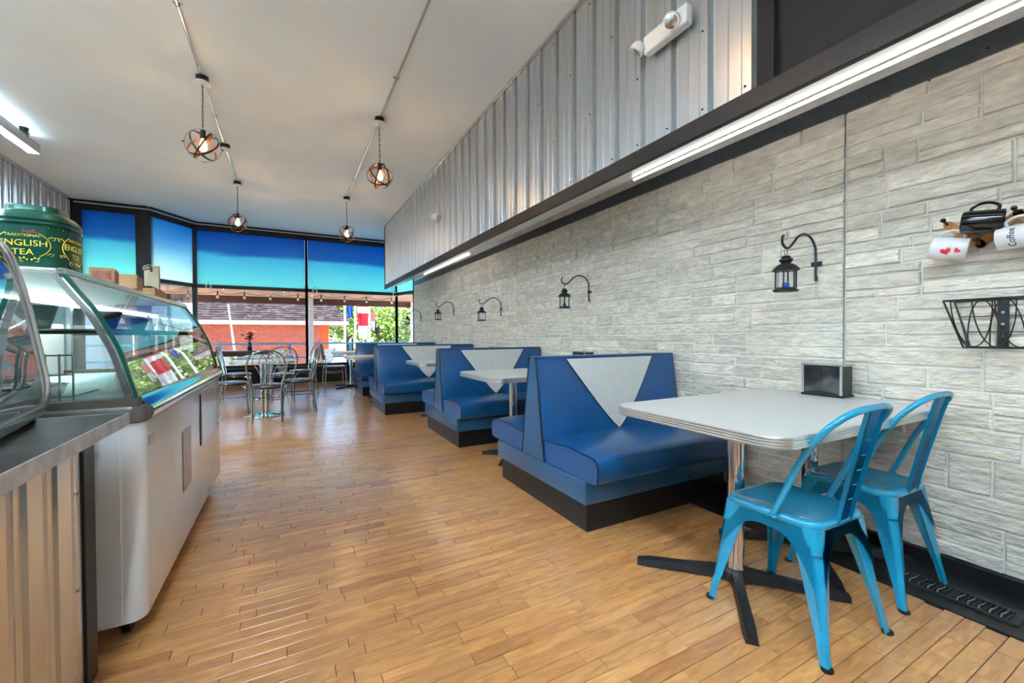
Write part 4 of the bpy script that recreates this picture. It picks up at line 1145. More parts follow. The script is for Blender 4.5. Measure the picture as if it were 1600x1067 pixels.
# ================================================================= SERVING COUNTER (near left)
ct = thing('serving_counter', 'serving counter with zinc top and corrugated metal front at the left edge', 'counter', (-0.55, 1.78, 0))
bm = B(); stack(bm, lambda i: [(0.10-i, -0.055), (-0.72, -0.055), (-0.72, -3.2), (0.115-i, -3.2)], [(0.004, 0.824), (0.0, 0.828), (0.0, 0.856), (0.004, 0.860)]); top = obj('countertop', bm, M['counter'], ct)
bm = B(); prism(bm, [(0.100, -0.052, 0.824), (0.104, -0.052, 0.824), (0.118, -3.2, 0.824), (0.114, -3.2, 0.824)], (0, 0, 0.037)); box(bm, -0.72, 0.103, -0.055, -0.051, 0.824, 0.861); obj('metal_edging', bm, M['edgemetal'], ct, label='hammered pale metal edge strip')
bm = B(); box(bm, -0.70, -0.02, -3.2, -0.03, 0, 0.824); obj('carcass', bm, M['black'], ct)
y = -0.03
while y > -3.1:
    bm = B(); ribbed(bm, 0.76, 0.805, pitch=0.152, depth=0.022, shade_slot=False); sh = obj('corrugated_sheet', bm, M['galvc'], ct, (-0.018, y-0.76, 0.012), smooth=30)
    if y > -0.1:
        for zz in (0.05, 0.33, 0.62):
            bm = B(); lathe(bm, [(0.010, 0), (0.010, 0.002), (0.006, 0.003), (0.006, 0.008), (0.001, 0.009)], 10); bmesh.ops.rotate(bm, matrix=Matrix.Rotation(PI/2, 3, 'Y'), verts=bm.verts); bmesh.ops.translate(bm, vec=(0.001, 0.715, zz), verts=bm.verts); obj('screw', bm, M['steel'], sh)
    y -= 0.76
bm = B(); box(bm, -0.62, -0.012, -0.028, 0.055, 0, 0.823, 0.003); obj('end_post', bm, M['black'], ct, label='black end board')

# countertop glass case
gc = thing('countertop_case', 'small curved glass display case with chrome rim on the zinc counter, at the left edge', 'display case', (-0.622, 1.70, 0.861), math.radians(10))
prof = [(-0.012, 0.03), (0.0, 0.07), (0.0, 0.11), (-0.007, 0.165), (-0.017, 0.235), (-0.031, 0.324), (-0.049, 0.41), (-0.072, 0.485), (-0.12, 0.525), (-0.24, 0.545)]
prof = [(p.x, p.y) for p in smoothpath([(a, b, 0) for a, b in prof], 3)]
LN = 1.15
def sheet(bm, prof, y0, y1):
    a = [bm.verts.new((x, y0, z)) for x, z in prof]; b = [bm.verts.new((x, y1, z)) for x, z in prof]
    for i in range(len(a)-1): bm.faces.new((a[i], a[i+1], b[i+1], b[i]))
bm = B(); box(bm, -0.50, 0.0, -LN, 0.0, 0.012, 0.052, 0.012, 3); obj('base', bm, M['steel'], gc)
bm = B()
for a in ((-0.45, -0.05), (-0.03, -0.05), (-0.45, -LN+0.05), (-0.03, -LN+0.05)): cyl(bm, (*a, 0), (*a, 0.014), 0.018, 10)
obj('feet', bm, M['black'], gc)['kind'] = 'stuff'
bm = B(); sheet(bm, prof, -LN+0.012, -0.012); obj('front_glass', bm, M['darkglass'], gc, smooth=60)
for nm, yy in (('rim', -0.008), ('rim', -LN+0.008)):
    bm = B(); tube(bm, [(x, yy, z) for x, z in prof], 0.010, 8, up=(0, 1, 0)); obj(nm, bm, M['steel'], gc, smooth=60)
for yy in (-0.010, -LN+0.010):
    bm = B(); prism(bm, [(x-0.006, yy, z) for x, z in prof]+[(-0.48, yy, 0.545), (-0.48, yy, 0.04)], (0, 0.003, 0)); obj('end_glass', bm, M['caseglass'], gc, smooth=0)
bm = B(); box(bm, -0.50, -0.235, -LN, 0, 0.540, 0.556, 0.004); obj('top', bm, M['steel'], gc)
bm = B(); box(bm, -0.50, -0.49, -LN, 0, 0.05, 0.515); obj('back_door', bm, M['whitepl'], gc)
bm = B(); box(bm, -0.45, -0.09, -LN+0.03, -0.03, 0.26, 0.266); obj('shelf', bm, M['greenglass2'], gc)

# ================================================================= GELATO / DELI CASE
CL = 1.86
dc = thing('glass_display_case', 'large white refrigerated display case with curved glass beside the aisle', 'display case', (-0.46, 1.92, 0))
def body_outline(ins):
    w0, w1 = -0.86, 0.0
    r = 0.05
    pts = []
    for cx, cy, a0 in ((w1-r, CL-r, 0), (w0+r, CL-r, PI/2), (w0+r, r, PI), (w1-r, r, 1.5*PI)):
        for i in range(6):
            a = a0+PI/2*i/5; pts.append((cx+(r-ins)*math.cos(a), cy+(r-ins)*math.sin(a)))
    return pts
bm = B(); stack(bm, body_outline, [(0.02, 0.085), (0.004, 0.088), (0, 0.10), (0, 0.40), (0, 0.795)]); obj('body', bm, M['enamel'], dc)
bm = B(); box(bm, -0.80, -0.062, -0.004, 0.01, 0.10, 0.795, 0.002); obj('end_panel', bm, M['enamel'], dc)
bm = B(); stack(bm, lambda i: [(x*1.0+(0.008 if x > -0.1 else 0), yy*1.0-(0.01 if yy < 0.1 else -0.01)) for x, yy in body_outline(i)], [(0.004, 0.795), (0, 0.80), (0, 0.845), (0.006, 0.855)]); obj('end_rail', bm, M['brownplastic'], dc, label='brown moulded rail under the glass')
for ya, yb_ in ((-0.004, 0.045), (CL-0.045, CL+0.004)):
    bm = B(); box(bm, -0.86, -0.012, ya, yb_, 0.853, 0.884, 0.002); obj('glass_channel', bm, M['brownplastic'], dc)
bm = B()
pp = [(-0.006, 0.800), (0.012, 0.803), (0.020, 0.818), (0.020, 0.838), (0.010, 0.852), (-0.004, 0.860), (-0.022, 0.872), (-0.028, 0.886), (-0.036, 0.886), (-0.036, 0.80)]
ra = [bm.verts.new((x, 0.05, z)) for x, z in pp]; rb = [bm.verts.new((x, CL-0.02, z)) for x, z in pp]
for i in range(len(pp)): bm.faces.new((ra[i], ra[(i+1) % len(pp)], rb[(i+1) % len(pp)], rb[i]))
bm.faces.new(ra); bm.faces.new(rb[::-1]); obj('bumper_rail', bm, M['chrome'], dc, smooth=50, label='polished metal rail along the front')
gp = [(-0.020, 0.884), (-0.038, 0.956), (-0.062, 1.046), (-0.090, 1.115), (-0.118, 1.178), (-0.165, 1.252), (-0.203, 1.312)]
gp = [(p.x, p.y) for p in smoothpath([(a, b, 0) for a, b in gp], 4)]
bm = B(); sheet(bm, gp, 0.02, CL-0.02); obj('curved_glass', bm, M['caseglass'], dc, smooth=60)
for yy in (0.012, CL-0.016):
    bm = B(); prism(bm, [(x-0.022, yy, z) for x, z in gp]+[(-0.80, yy, 1.312), (-0.80, yy, 0.884)], (0, 0.004, 0)); obj('end_glass', bm, M['caseglass'], dc, smooth=0)
for yy in (0.008, CL-0.008):
    bm = B(); tube(bm, [(x+0.003, yy, z) for x, z in gp], 1, 4, up=(0, 1, 0), flat=(0.006, 0.006)); obj('glass_edge', bm, M['greenglass'], dc, label='dark green glass edge')
    bm = B(); tube(bm, [(x-0.016, yy, z-0.004) for x, z in gp], 1, 4, up=(0, 1, 0), flat=(0.011, 0.008)); obj('end_frame', bm, M['steel'], dc)
bm = B(); box(bm, -0.215, -0.190, 0.0, CL, 1.305, 1.328, 0.004); obj('top_front_rail', bm, M['steel'], dc)
bm = B(); box(bm, -0.80, -0.215, 0.0, CL, 1.315, 1.326, 0.002); obj('top_sheet', bm, M['whitepl'], dc)
for yy in (0.02, CL*0.5, CL-0.02):
    bm = B(); box(bm, -0.815, -0.79, yy-0.012, yy+0.012, 0.855, 1.32, 0.002); obj('rear_post', bm, M['steel'], dc)
bm = B(); box(bm, -0.80, -0.04, 0.05, CL-0.05, 0.846, 0.862); obj('deck', bm, M['whitepl'], dc)
for a, b, xx in ((0.03, CL*0.52, -0.812), (CL*0.48, CL-0.03, -0.824)):
    bm = B(); box(bm, xx-0.008, xx, a, b, 0.862, 1.18, 0.003); sd_ = obj('rear_door', bm, M['whitepl'], dc)
    bm = B(); box(bm, xx, xx+0.006, a+0.02, a+0.04, 0.95, 1.08, 0.002); obj('door_pull', bm, M['steel'], sd_)
bm = B(); box(bm, -0.70, -0.12, 0.022, CL-0.022, 1.120, 1.127, 0.001); sf = obj('glass_shelf', bm, M['shelfglass'], dc, smooth=0)
bm = B(); box(bm, -0.118, -0.112, 0.022, CL-0.022, 1.118, 1.129); obj('shelf_edge', bm, M['greenglass'], sf)
bm = B()
for yy in (0.03, CL-0.03):
    cyl(bm, (-0.78, yy, 1.115), (-0.12, yy, 1.115), 0.006, 8); lathe(bm, [(0.016, 1.10), (0.020, 1.115), (0.016, 1.13)], 10, (-0.42, yy, 0))
obj('shelf_bar', bm, M['black'], dc)['kind'] = 'stuff'
bm = B(); cyl(bm, (-0.74, 0.06, 1.296), (-0.74, CL-0.06, 1.296), 0.011, 10); obj('case_fill_tube', bm, M['casefill'], dc, label='added glowing tube that brightens the inside of the case')  # tube added at the rear to light up the case interior
for yy in (0.12, CL*0.5, CL-0.12):
    for xx in (-0.08, -0.78):
        w = B(); cyl(w, (xx-0.012, yy, 0.036), (xx+0.012, yy, 0.036), 0.034, 16); box(w, xx-0.022, xx-0.016, yy-0.02, yy+0.02, 0.03, 0.09); box(w, xx+0.016, xx+0.022, yy-0.02, yy+0.02, 0.03, 0.09); box(w, xx-0.03, xx+0.03, yy-0.03, yy+0.03, 0.082, 0.09); obj('caster', w, M['black'], dc)
bm = B(); box(bm, -0.002, 0.004, 0.60, 0.79, 0.345, 0.638, 0.001); gr = obj('grille_panel', bm, M['grille'], dc, label='small dark bronze toned panel on the white front')
bm = B(); box(bm, -0.002, 0.005, 1.06, 1.075, 0.465, 0.76, 0.001); obj('panel_joint', bm, M['black'], dc)
bm = B(); box(bm, -0.002, 0.006, 1.09, 1.62, 0.47, 0.78, 0.003); obj('access_panel', bm, M['enamel'], dc)
bm = B(); box(bm, -0.001, 0.003, 0.06, 0.13, 0.70, 0.735, 0.001); obj('badge', bm, M['steel'], dc)

# things in the case
def cup(name, label, loc, m, r0, r1, h, handle=False, group=None, hd=(0, -1, 0)):
    t = thing(name, label, 'mug' if handle else 'cup', loc, 0, group)
    bm = B(); lathe(bm, [(r0, 0), (r0+(r1-r0)*0.5, h*0.5), (r1, h), (r1-0.003, h), (r0, 0.004), (0.001, 0.004)], 20); obj('cup_body', bm, m, t)
    if handle:
        bm = B(); tube(bm, smoothpath([(r1-0.004, 0, h*0.85), (r1+0.022, 0, h*0.86), (r1+0.032, 0, h*0.62), (r1+0.018, 0, h*0.35), (r0+0.004, 0, h*0.28)], 5), 0.004, 6)
        bmesh.ops.rotate(bm, matrix=Matrix.Rotation(math.atan2(hd[1], hd[0]), 3, 'Z'), verts=bm.verts); obj('handle', bm, m, t)
    return t
cup('mug', 'dark mug with large handle on the case shelf, nearest the end glass', (-0.80, 2.13, 1.1275), M['darkmug'], 0.034, 0.055, 0.085, True, hd=(-0.9, -0.5, 0))
cup('cup', 'dark tapered cup on the glass shelf, second from the near end', (-0.72, 2.52, 1.1275), M['darkmug'], 0.026, 0.052, 0.085)
cup('cup', 'short dark cup on the glass shelf, third from the near end', (-0.70, 2.84, 1.1275), M['darkmug'], 0.030, 0.05, 0.065)
for i in range(4):
    t = thing('price_card', 'x', 'price card', (-0.655, 2.90+i*0.20, 1.060), 0, 'white price cards under the glass shelf')
    t['label'] = ['white card with a dark square, nearest of the row of four in the case', 'second white card with a dark square in the case row', 'third white card with a dark square in the case row', 'farthest white card with a dark square in the case row'][i]
    bm = B(); obox(bm, (0, 0, 0.0), (0.003, 0.14, 0.085), None); obj('card', bm, M['white_gloss'], t)
    bm = B(); obox(bm, (0.0022, 0, 0.0), (0.001, 0.06, 0.045), None); obj('print', bm, M['teal'], t)
    bm = B(); cyl(bm, (0.001, 0, 0.03), (0.001, 0, 0.06), 0.0015, 6); obj('clip', bm, M['steel'], t)
for i in range(3):
    t = thing('paper_cone', 'x', 'cone', (-0.70, 3.05+i*0.24, 1.1275), 0, 'white paper cones on the glass shelf')
    t['label'] = ['white paper cone nearest the viewer on the glass shelf', 'middle white paper cone on the glass shelf', 'farthest white paper cone on the glass shelf'][i]
    bm = B(); lathe(bm, [(0.030, 0), (0.029, 0.003), (0.002, 0.10)], 14); obj('cone_body', bm, M['white_gloss'], t); bm = B(); lathe(bm, [(0.034, 0), (0.034, 0.004)], 14); obj('cone_rim', bm, M['whitepl'], t)
rack = thing('wire_rack', 'steel wire plate rack inside the near end of the glass case', 'rack', (-0.95, 2.08, 0.863))
def rrod(pts, r=0.0035, nm='wire'):
    bm = B(); tube(bm, pts, r, 6); obj(nm, bm, M['steel'], rack)
for zz in (0.02, 0.10, 0.17): rrod([(-0.24, 0, zz), (0.26, 0, zz)], 0.003, 'rail')
for i in range(15): rrod([(-0.24+i*0.0357, 0, 0.0), (-0.24+i*0.0357, 0, 0.175)])
for s in (-0.24, 0.26): rrod([(s, 0, 0.02), (s, 0.22, 0.02)], 0.003, 'foot_rail')
rng = random.Random(5)
cols = [('white', M['pk_white']), ('pale green', M['pk_green']), ('pink', M['pk_pink']), ('cream', M['pk_cream'])]
k = 0
for i in range(7):
    nm, mm = cols[[0, 1, 2, 1, 3, 2, 0][i]]
    yy = 2.42+i*0.18
    t = thing('pastry_bag', 'x', 'bag', (-0.62-0.02*(i % 2), yy, 0.863), rng.uniform(-0.3, 0.3), 'pastel bags on the deck of the glass case')
    t['label'] = ['white bag nearest the end of the glass case deck', 'pale green bag beside the white one in the case', 'pink bag third along the case deck', 'pale green bag in the middle of the case deck', 'cream bag past the middle of the case deck', 'pink bag near the far end of the case deck', 'white bag at the far end of the case deck'][i]
    bm = B(); h = rng.uniform(0.09, 0.15)
    prevr = None
    for z, a, b in ((0, 0.07, 0.05), (0.02, 0.075, 0.055), (h*0.6, 0.068, 0.045), (h, 0.062, 0.012), (h+0.018, 0.066, 0.008)):
        ring = [bm.verts.new((b*math.cos(q*PI/6)*(1+0.08*rng.random()), a*math.sin(q*PI/6)*(1+0.08*rng.random()), z)) for q in range(12)]
        if prevr:
            for q in range(12): bm.faces.new((prevr[q], prevr[(q+1) % 12], ring[(q+1) % 12], ring[q]))
        else: bm.faces.new(ring[::-1])
        prevr = ring
    bm.faces.new(prevr); obj('bag_body', bm, mm, t)
    bm = B(); box(bm, -0.010, 0.010, -0.05, 0.05, h+0.004, h+0.010, 0.001); obj('closure', bm, M['steel'], t)
for i, xx in enumerate((-1.05, -0.88)):
    t = thing('metal_tray', ['grey metal food pan at the back of the case near end', 'grey metal food pan beside the wire rack in the case'][i], 'tray', (xx, 2.25, 0.863))
    bm = B(); stack(bm, lambda q: rrect(0.16-2*q, 0.26-2*q, 0.02, 3), [(0.012, 0), (0.0, 0.045), (-0.006, 0.048)]); obj('pan', bm, M['steel'], t); bm = B(); box(bm, -0.07, 0.07, -0.12, 0.12, 0.048, 0.052, 0.001); obj('lid', bm, M['whitepl'], t)

# ------------------------------------------------- things on top of the case
TZ = 1.3285
tin = thing('tea_tin', 'large green tea tin with yellow lettering ENGLISH TEA on top of the glass case', 'tin', (-0.772, 2.085, TZ), math.radians(-3))
shp = lambda a: 1.0/((abs(math.cos(a))**3.4+abs(math.sin(a))**3.4)**(1/3.4))
RT = 0.094
bm = B(); lathe(bm, [(RT*0.98, 0), (RT, 0.004), (RT, 0.160)], 64, shape=shp); obj('body', bm, M['green'], tin)
bm = B(); lathe(bm, [(RT+0.003, 0.0), (RT+0.004, 0.003), (RT+0.003, 0.008)], 64, shape=shp); obj('foot_rim', bm, M['black'], tin)
bm = B(); lathe(bm, [(RT+0.004, 0.158), (RT+0.006, 0.164), (RT+0.002, 0.172), (RT+0.005, 0.180), (RT, 0.192), (RT*0.88, 0.208), (RT*0.74, 0.214), (RT*0.72, 0.218), (RT*0.72, 0.232), (RT*0.70, 0.235)], 64, shape=shp); obj('lid', bm, M['green'], tin)
def ontin(bm, face, cx, cz, m, name):
    """flat art (x,y) onto a face of the tin: face angle"""
    for v in bm.verts:
        x, y, d = v.co.x+cx, v.co.y+cz, v.co.z
        # superellipse surface distance for lateral offset x
        u = min(0.999, abs(x)/RT); r = RT*(1-u**3.4)**(1/3.4)
        v.co = Vector((x, -(r+0.0006+d), y))
    bmesh.ops.rotate(bm, matrix=Matrix.Rotation(face, 3, 'Z'), verts=bm.verts)
    return obj(name, bm, m, tin, smooth=0)
def leafswirl(bm, cx, cz, s, fl=1):
    pts = []
    for i in range(15):
        a = i/14*1.6*PI; r = s*(1-0.75*i/14); pts.append((cx+fl*r*math.cos(a), cz+r*math.sin(a), 0.0005))
    tube(bm, pts, s*0.10, 4)
    for a in (0.4, 1.3, 2.2): ball(bm, (cx+fl*s*1.1*math.cos(a), cz+s*1.1*math.sin(a), 0.0005), s*0.24, 1, (1, 1, 0.1))
for face in (0.0, PI/2, PI, -PI/2):
    ontin(text_bm('TRADITIONAL', 0.0135), face, 0, 0.118, M['yellow'], 'lettering')
    bm = text_bm('ENGLISH', 0.031); bmesh.ops.scale(bm, vec=(0.98, 1, 1), verts=bm.verts); ontin(bm, face, 0, 0.090, M['yellow'], 'lettering')
    ontin(text_bm('TEA', 0.030), face, 0, 0.058, M['yellow'], 'lettering')
    bm = B(); box(bm, -0.062, 0.062, 0.0, 0.0035, 0, 0.0006); ontin(bm, face, 0, 0.148, M['yellow'], 'gold_line')
    bm = B()
    for q in range(-1, 2): leafswirl(bm, q*0.032, 0.028, 0.011, 1 if q < 1 else -1)
    leafswirl(bm, -0.070, 0.110, 0.008); leafswirl(bm, 0.070, 0.110, 0.008, -1); leafswirl(bm, -0.066, 0.050, 0.007); leafswirl(bm, 0.066, 0.050, 0.007, -1)
    ontin(bm, face, 0, 0, M['yellow'], 'scrolls')['kind'] = 'stuff'
    bm = B()
    for s in (-1, 1):
        pts = [(s*0.062*math.cos(a)*1.05, 0.085+0.052*math.sin(a), 0.0005) for a in [(-0.9+1.8*i/14) for i in range(15)]]
        tube(bm, pts, 0.0012, 4)
    ontin(bm, face, 0, 0, M['yellow'], 'scrolls')['kind'] = 'stuff'
    bm = B(); prism(bm, [(-0.012, 0.127, 0), (0.03, 0.127, 0), (0.030, 0.133, 0), (0.02, 0.135, 0), (0.018, 0.142, 0), (0.010, 0.137, 0), (-0.004, 0.136, 0), (-0.008, 0.145, 0)], (0, 0, 0.0006)); ontin(bm, face, 0.01, 0, M['redbrown'], 'emblem')
tin.scale = (1, 1, 0.93)
bx = thing('card_box', 'small kraft box with red printed side on the case beside the tea tin', 'box', (-0.70, 2.42, TZ), 0.15)
bm = B(); box(bm, -0.04, 0.04, -0.055, 0.055, 0, 0.062, 0.002); obj('carton', bm, M['card'], bx)
bm = B(); box(bm, 0.0402, 0.041, -0.045, 0.045, 0.012, 0.050); box(bm, -0.03, 0.03, -0.0562, -0.0555, 0.012, 0.050); obj('printed_label', bm, M['printlabel'], bx)
bx = thing('card_box', 'kraft box with rounded dark finger cut-out on the case, middle of the three', 'box', (-0.70, 2.70, TZ), 0.1)
bm = B(); box(bm, -0.05, 0.05, -0.075, 0.075, 0, 0.070, 0.003); obj('carton', bm, M['card'], bx)
bm = B(); lathe(bm, [(0.014, 0), (0.014, 0.001)], 14); bmesh.ops.scale(bm, vec=(1, 0.6, 1), verts=bm.verts); bmesh.ops.rotate(bm, matrix=Matrix.Rotation(PI/2, 3, 'Y'), verts=bm.verts); bmesh.ops.translate(bm, vec=(0.05, 0.0, 0.055), verts=bm.verts); obj('finger_hole', bm, M['black'], bx)
bx = thing('card_reader_stand', 'upright beige panel with curled grey cord standing on a flat kraft box', 'stand', (-0.71, 3.13, TZ))
bm = B(); box(bm, -0.05, 0.05, -0.12, 0.10, 0, 0.042, 0.002); obj('carton', bm, M['card'], bx)
bm = B(); box(bm, -0.035, 0.035, 0.045, 0.068, 0.042, 0.19, 0.003); obj('upright_panel', bm, M['beige'], bx)
bm = B(); tube(bm, smoothpath([(0.0, 0.045, 0.17), (0.0, 0.0, 0.185), (0.0, -0.05, 0.172), (0.0, -0.095, 0.160), (0, -0.10, 0.145), (0, -0.06, 0.150), (0, 0.0, 0.165), (0, 0.045, 0.155)], 5), 0.006, 6); obj('curled_cord', bm, M['greyplastic'], bx)
bm = B(); box(bm, -0.03, 0.03, -0.09, 0.03, 0.042, 0.056, 0.004); obj('keypad', bm, M['black'], bx)
cup('cup', 'teal paper cup behind the kraft boxes on the case', (-0.76, 2.95, TZ), M['teal'], 0.026, 0.034, 0.075)

# ================================================================= BISTRO TABLES AND CHAIRS
def bistro_table(x, y, label):
    t = thing('bistro_table', label, 'table', (x, y, 0), 0, 'pedestal tables in the aisle')
    bm = B(); stack(bm, lambda i: rrect(0.76-2*i, 0.76-2*i, 0.14, 6), [(0.004, 0.733), (0.004, 0.7595), (0.007, 0.761)]); obj('tabletop', bm, M['laminate'], t)
    bm = B(); r = [[bm.verts.new((a, b, z)) for a, b in rrect(0.764-2*i, 0.764-2*i, 0.142, 6)] for i, z in ((0.01, 0.730), (0, 0.732), (0, 0.742), (0.003, 0.744), (0, 0.746), (0, 0.757), (0.008, 0.761))]
    for i in range(len(r)-1):
        for k in range(len(r[0])): bm.faces.new((r[i][k], r[i][(k+1) % len(r[0])], r[i+1][(k+1) % len(r[0])], r[i+1][k]))
    obj('edge_band', bm, M['alu'], t, smooth=20)
    bm = B()
    for a in range(4): cyl(bm, (0.038*math.cos(a*PI/2+0.6), 0.038*math.sin(a*PI/2+0.6), 0.03), (0.038*math.cos(a*PI/2+0.6), 0.038*math.sin(a*PI/2+0.6), 0.715), 0.021, 12)
    obj('column', bm, M['chrome'], t)['kind'] = 'stuff'
    bm = B(); box(bm, -0.15, 0.15, -0.15, 0.15, 0.715, 0.732, 0.003); obj('mounting_plate', bm, M['blackiron'], t)
    bm = B(); lathe(bm, [(0.245, 0.0), (0.25, 0.006), (0.245, 0.014), (0.16, 0.030), (0.08, 0.042), (0.07, 0.05)], 40); obj('round_base', bm, M['chrome'], t)
    return t
bistro_table(-0.31, 6.75, 'near pedestal table with round chrome foot in the aisle')
bistro_table(-0.30, 8.5, 'second pedestal table, behind the near one, towards the windows')
def bistro_chair():
    t = thing('bistro_chair', 'x', 'chair', (0, 0, 0), 0, 'chrome hoop-back chairs with dark round seats')
    bm = B(); lathe(bm, [(0.17, 0.428), (0.195, 0.434), (0.205, 0.450), (0.200, 0.466), (0.17, 0.474), (0.001, 0.478)], 32); obj('seat', bm, M['cushion_dark'], t)
    bm = B(); lathe(bm, [(0.16, 0.415), (0.185, 0.418), (0.19, 0.428), (0.17, 0.430)], 32); obj('seat_ring', bm, M['chairchrome'], t)
    hp = smoothpath([(-0.165, -0.235, 0.0), (-0.160, -0.205, 0.25), (-0.165, -0.190, 0.45), (-0.205, -0.215, 0.62), (-0.210, -0.245, 0.75), (-0.150, -0.270, 0.875), (0, -0.280, 0.925), (0.150, -0.270, 0.875), (0.210, -0.245, 0.75), (0.205, -0.215, 0.62), (0.165, -0.190, 0.45), (0.160, -0.205, 0.25), (0.165, -0.235, 0.0)], 5)
    bm = B(); tube(bm, hp, 0.0115, 8); obj('hoop_frame', bm, M['chairchrome'], t)
    yb = lambda z: -0.19-(z-0.45)*0.19
    for s in (-1, 1):
        bm = B(); tube(bm, smoothpath([(s*0.135, 0.11, 0.42), (s*0.155, 0.165, 0.38), (s*0.165, 0.185, 0.2), (s*0.175, 0.205, 0.0)], 4), 0.011, 8); obj('leg', bm, M['chairchrome'], t)
    for i in range(6):
        x0 = (i-2.5)*0.022; x1 = (i-2.5)*0.036; xt = (i-2.5)*0.062
        zt = 0.90-abs(i-2.5)*0.028
        pts = smoothpath([(x0, -0.185, 0.44), (x0*1.1, yb(0.55), 0.55), (x1, yb(0.66), 0.66), (xt, yb(0.78), 0.78)], 4)
        bm = B(); tube(bm, pts, 0.0045, 6); obj('spindle', bm, M['chairchrome'], t)
    for i in range(3):
        a = -0.155+i*0.0775*1.0; b = a+0.155
        pts = smoothpath([(a*0.98, yb(0.78), 0.76), (a+0.015, yb(0.83), 0.835), ((a+b)/2, yb(0.88), 0.885), (b-0.015, yb(0.83), 0.835), (b*0.98, yb(0.78), 0.76)], 4)
        bm = B(); tube(bm, pts, 0.0045, 6); obj('scroll', bm, M['chairchrome'], t)
    bm = B(); tube(bm, smoothpath([(-0.162, -0.20, 0.27), (-0.17, 0.0, 0.265), (-0.165, 0.175, 0.27), (0, 0.19, 0.27), (0.165, 0.175, 0.27), (0.17, 0.0, 0.265), (0.162, -0.20, 0.27)], 4), 0.008, 6); obj('stretcher', bm, M['chairchrome'], t)
    return t
bc = bistro_chair()
cl = [(-0.255, 6.33, 0.0, 'hoop-back chair with its back to the viewer at the near pedestal table'), (-0.72, 6.93, -1.45, 'hoop-back chair left of the near pedestal table beside the glass case'), (0.10, 6.87, 1.62, 'hoop-back chair right of the near pedestal table, side on'),
      (-0.12, 8.06, 0.1, 'hoop-back chair at the second pedestal table with its back to the viewer'), (-0.78, 8.48, -1.6, 'hoop-back chair left of the second pedestal table'), (0.20, 8.72, 1.9, 'hoop-back chair right of the second pedestal table')]
for i, (x, y, rz, lb) in enumerate(cl):
    o = bc if i == 0 else dup(bc, (0, 0, 0)); o.location = (x, y, 0); o.rotation_euler = (0, 0, rz); o['label'] = lb
# dark side table with vase by the window
dt = thing('side_table', 'dark wooden table under the middle window holding a vase', 'table', (-1.02, 10.25, 0))
bm = B(); box(bm, -0.72, 0.72, -0.28, 0.28, 0.755, 0.80, 0.006); obj('tabletop', bm, M['darkwood'], dt)
bm = B(); box(bm, -0.64, 0.64, -0.22, 0.22, 0.69, 0.755, 0.003); obj('apron', bm, M['darkwood'], dt)
for sx in (-1, 1):
    for sy in (-1, 1):
        bm = B(); box(bm, sx*0.64-0.03, sx*0.64+0.03, sy*0.22-0.03, sy*0.22+0.03, 0, 0.69, 0.003); obj('leg', bm, M['darkwood'], dt)
vs = thing('flower_vase', 'dark vase with black and burgundy flowers on the dark wooden table', 'vase', (-0.72, 10.2, 0.80))
bm = B(); lathe(bm, [(0.035, 0), (0.050, 0.03), (0.045, 0.09), (0.028, 0.14), (0.036, 0.16)], 18); obj('vase_body', bm, M['navyglaze'], vs)
bm = B(); rng = random.Random(9); bp = B()
for i in range(14):
    a = rng.uniform(0, 2*PI); r = rng.uniform(0.03, 0.13); z = rng.uniform(0.22, 0.38)
    tube(bm, smoothpath([(0, 0, 0.13), (r*0.3*math.cos(a), r*0.3*math.sin(a), 0.2), (r*math.cos(a), r*math.sin(a), z)], 3), 0.003, 5)
    for q in range(5):
        b = q*2*PI/5+i; ball(bp, (r*math.cos(a)+0.018*math.cos(b), r*math.sin(a)+0.018*math.sin(b), z+0.01), 0.019, 1, (1, 1, 0.6))
obj('stems', bm, M['bark'], vs)['kind'] = 'stuff'; obj('blooms', bp, M['petal'], vs)['kind'] = 'stuff'
# grey chair at the farthest table
gch = thing('side_chair', 'grey moulded-back chair at the aisle end of the farthest booth table', 'chair', (0.86, 9.66, 0), -1.5)
bm = B(); box(bm, -0.21, 0.21, -0.20, 0.20, 0.43, 0.46, 0.012, 2); obj('seat', bm, M['darkwood'], gch)
bm = B(); prev = None
for z, yy, w in ((0.60, -0.215, 0.15), (0.66, -0.225, 0.19), (0.80, -0.250, 0.21), (0.90, -0.262, 0.20), (0.93, -0.265, 0.17)):
    ring = [bm.verts.new((w*(q/4-1), yy-0.03*(1-abs(q/4-1)**2), z)) for q in range(9)]
    if prev:
        for q in range(8): bm.faces.new((prev[q], prev[q+1], ring[q+1], ring[q]))
    prev = ring
bmesh.ops.solidify(bm, geom=bm.faces, thickness=0.012); obj('backrest', bm, M['greyplastic'], gch)
for s in (-1, 1):
    bm = B(); tube(bm, smoothpath([(s*0.19, -0.23, 0.0), (s*0.185, -0.20, 0.43), (s*0.165, -0.225, 0.70)], 4), 0.012, 8); obj('leg', bm, M['steel'], gch)
    bm = B(); tube(bm, [(s*0.19, 0.21, 0.0), (s*0.185, 0.18, 0.43)], 0.012, 8); obj('leg', bm, M['steel'], gch)
    bm = B(); tube(bm, [(s*0.188, -0.21, 0.33), (s*0.188, 0.19, 0.33)], 0.008, 6); obj('stretcher', bm, M['steel'], gch)

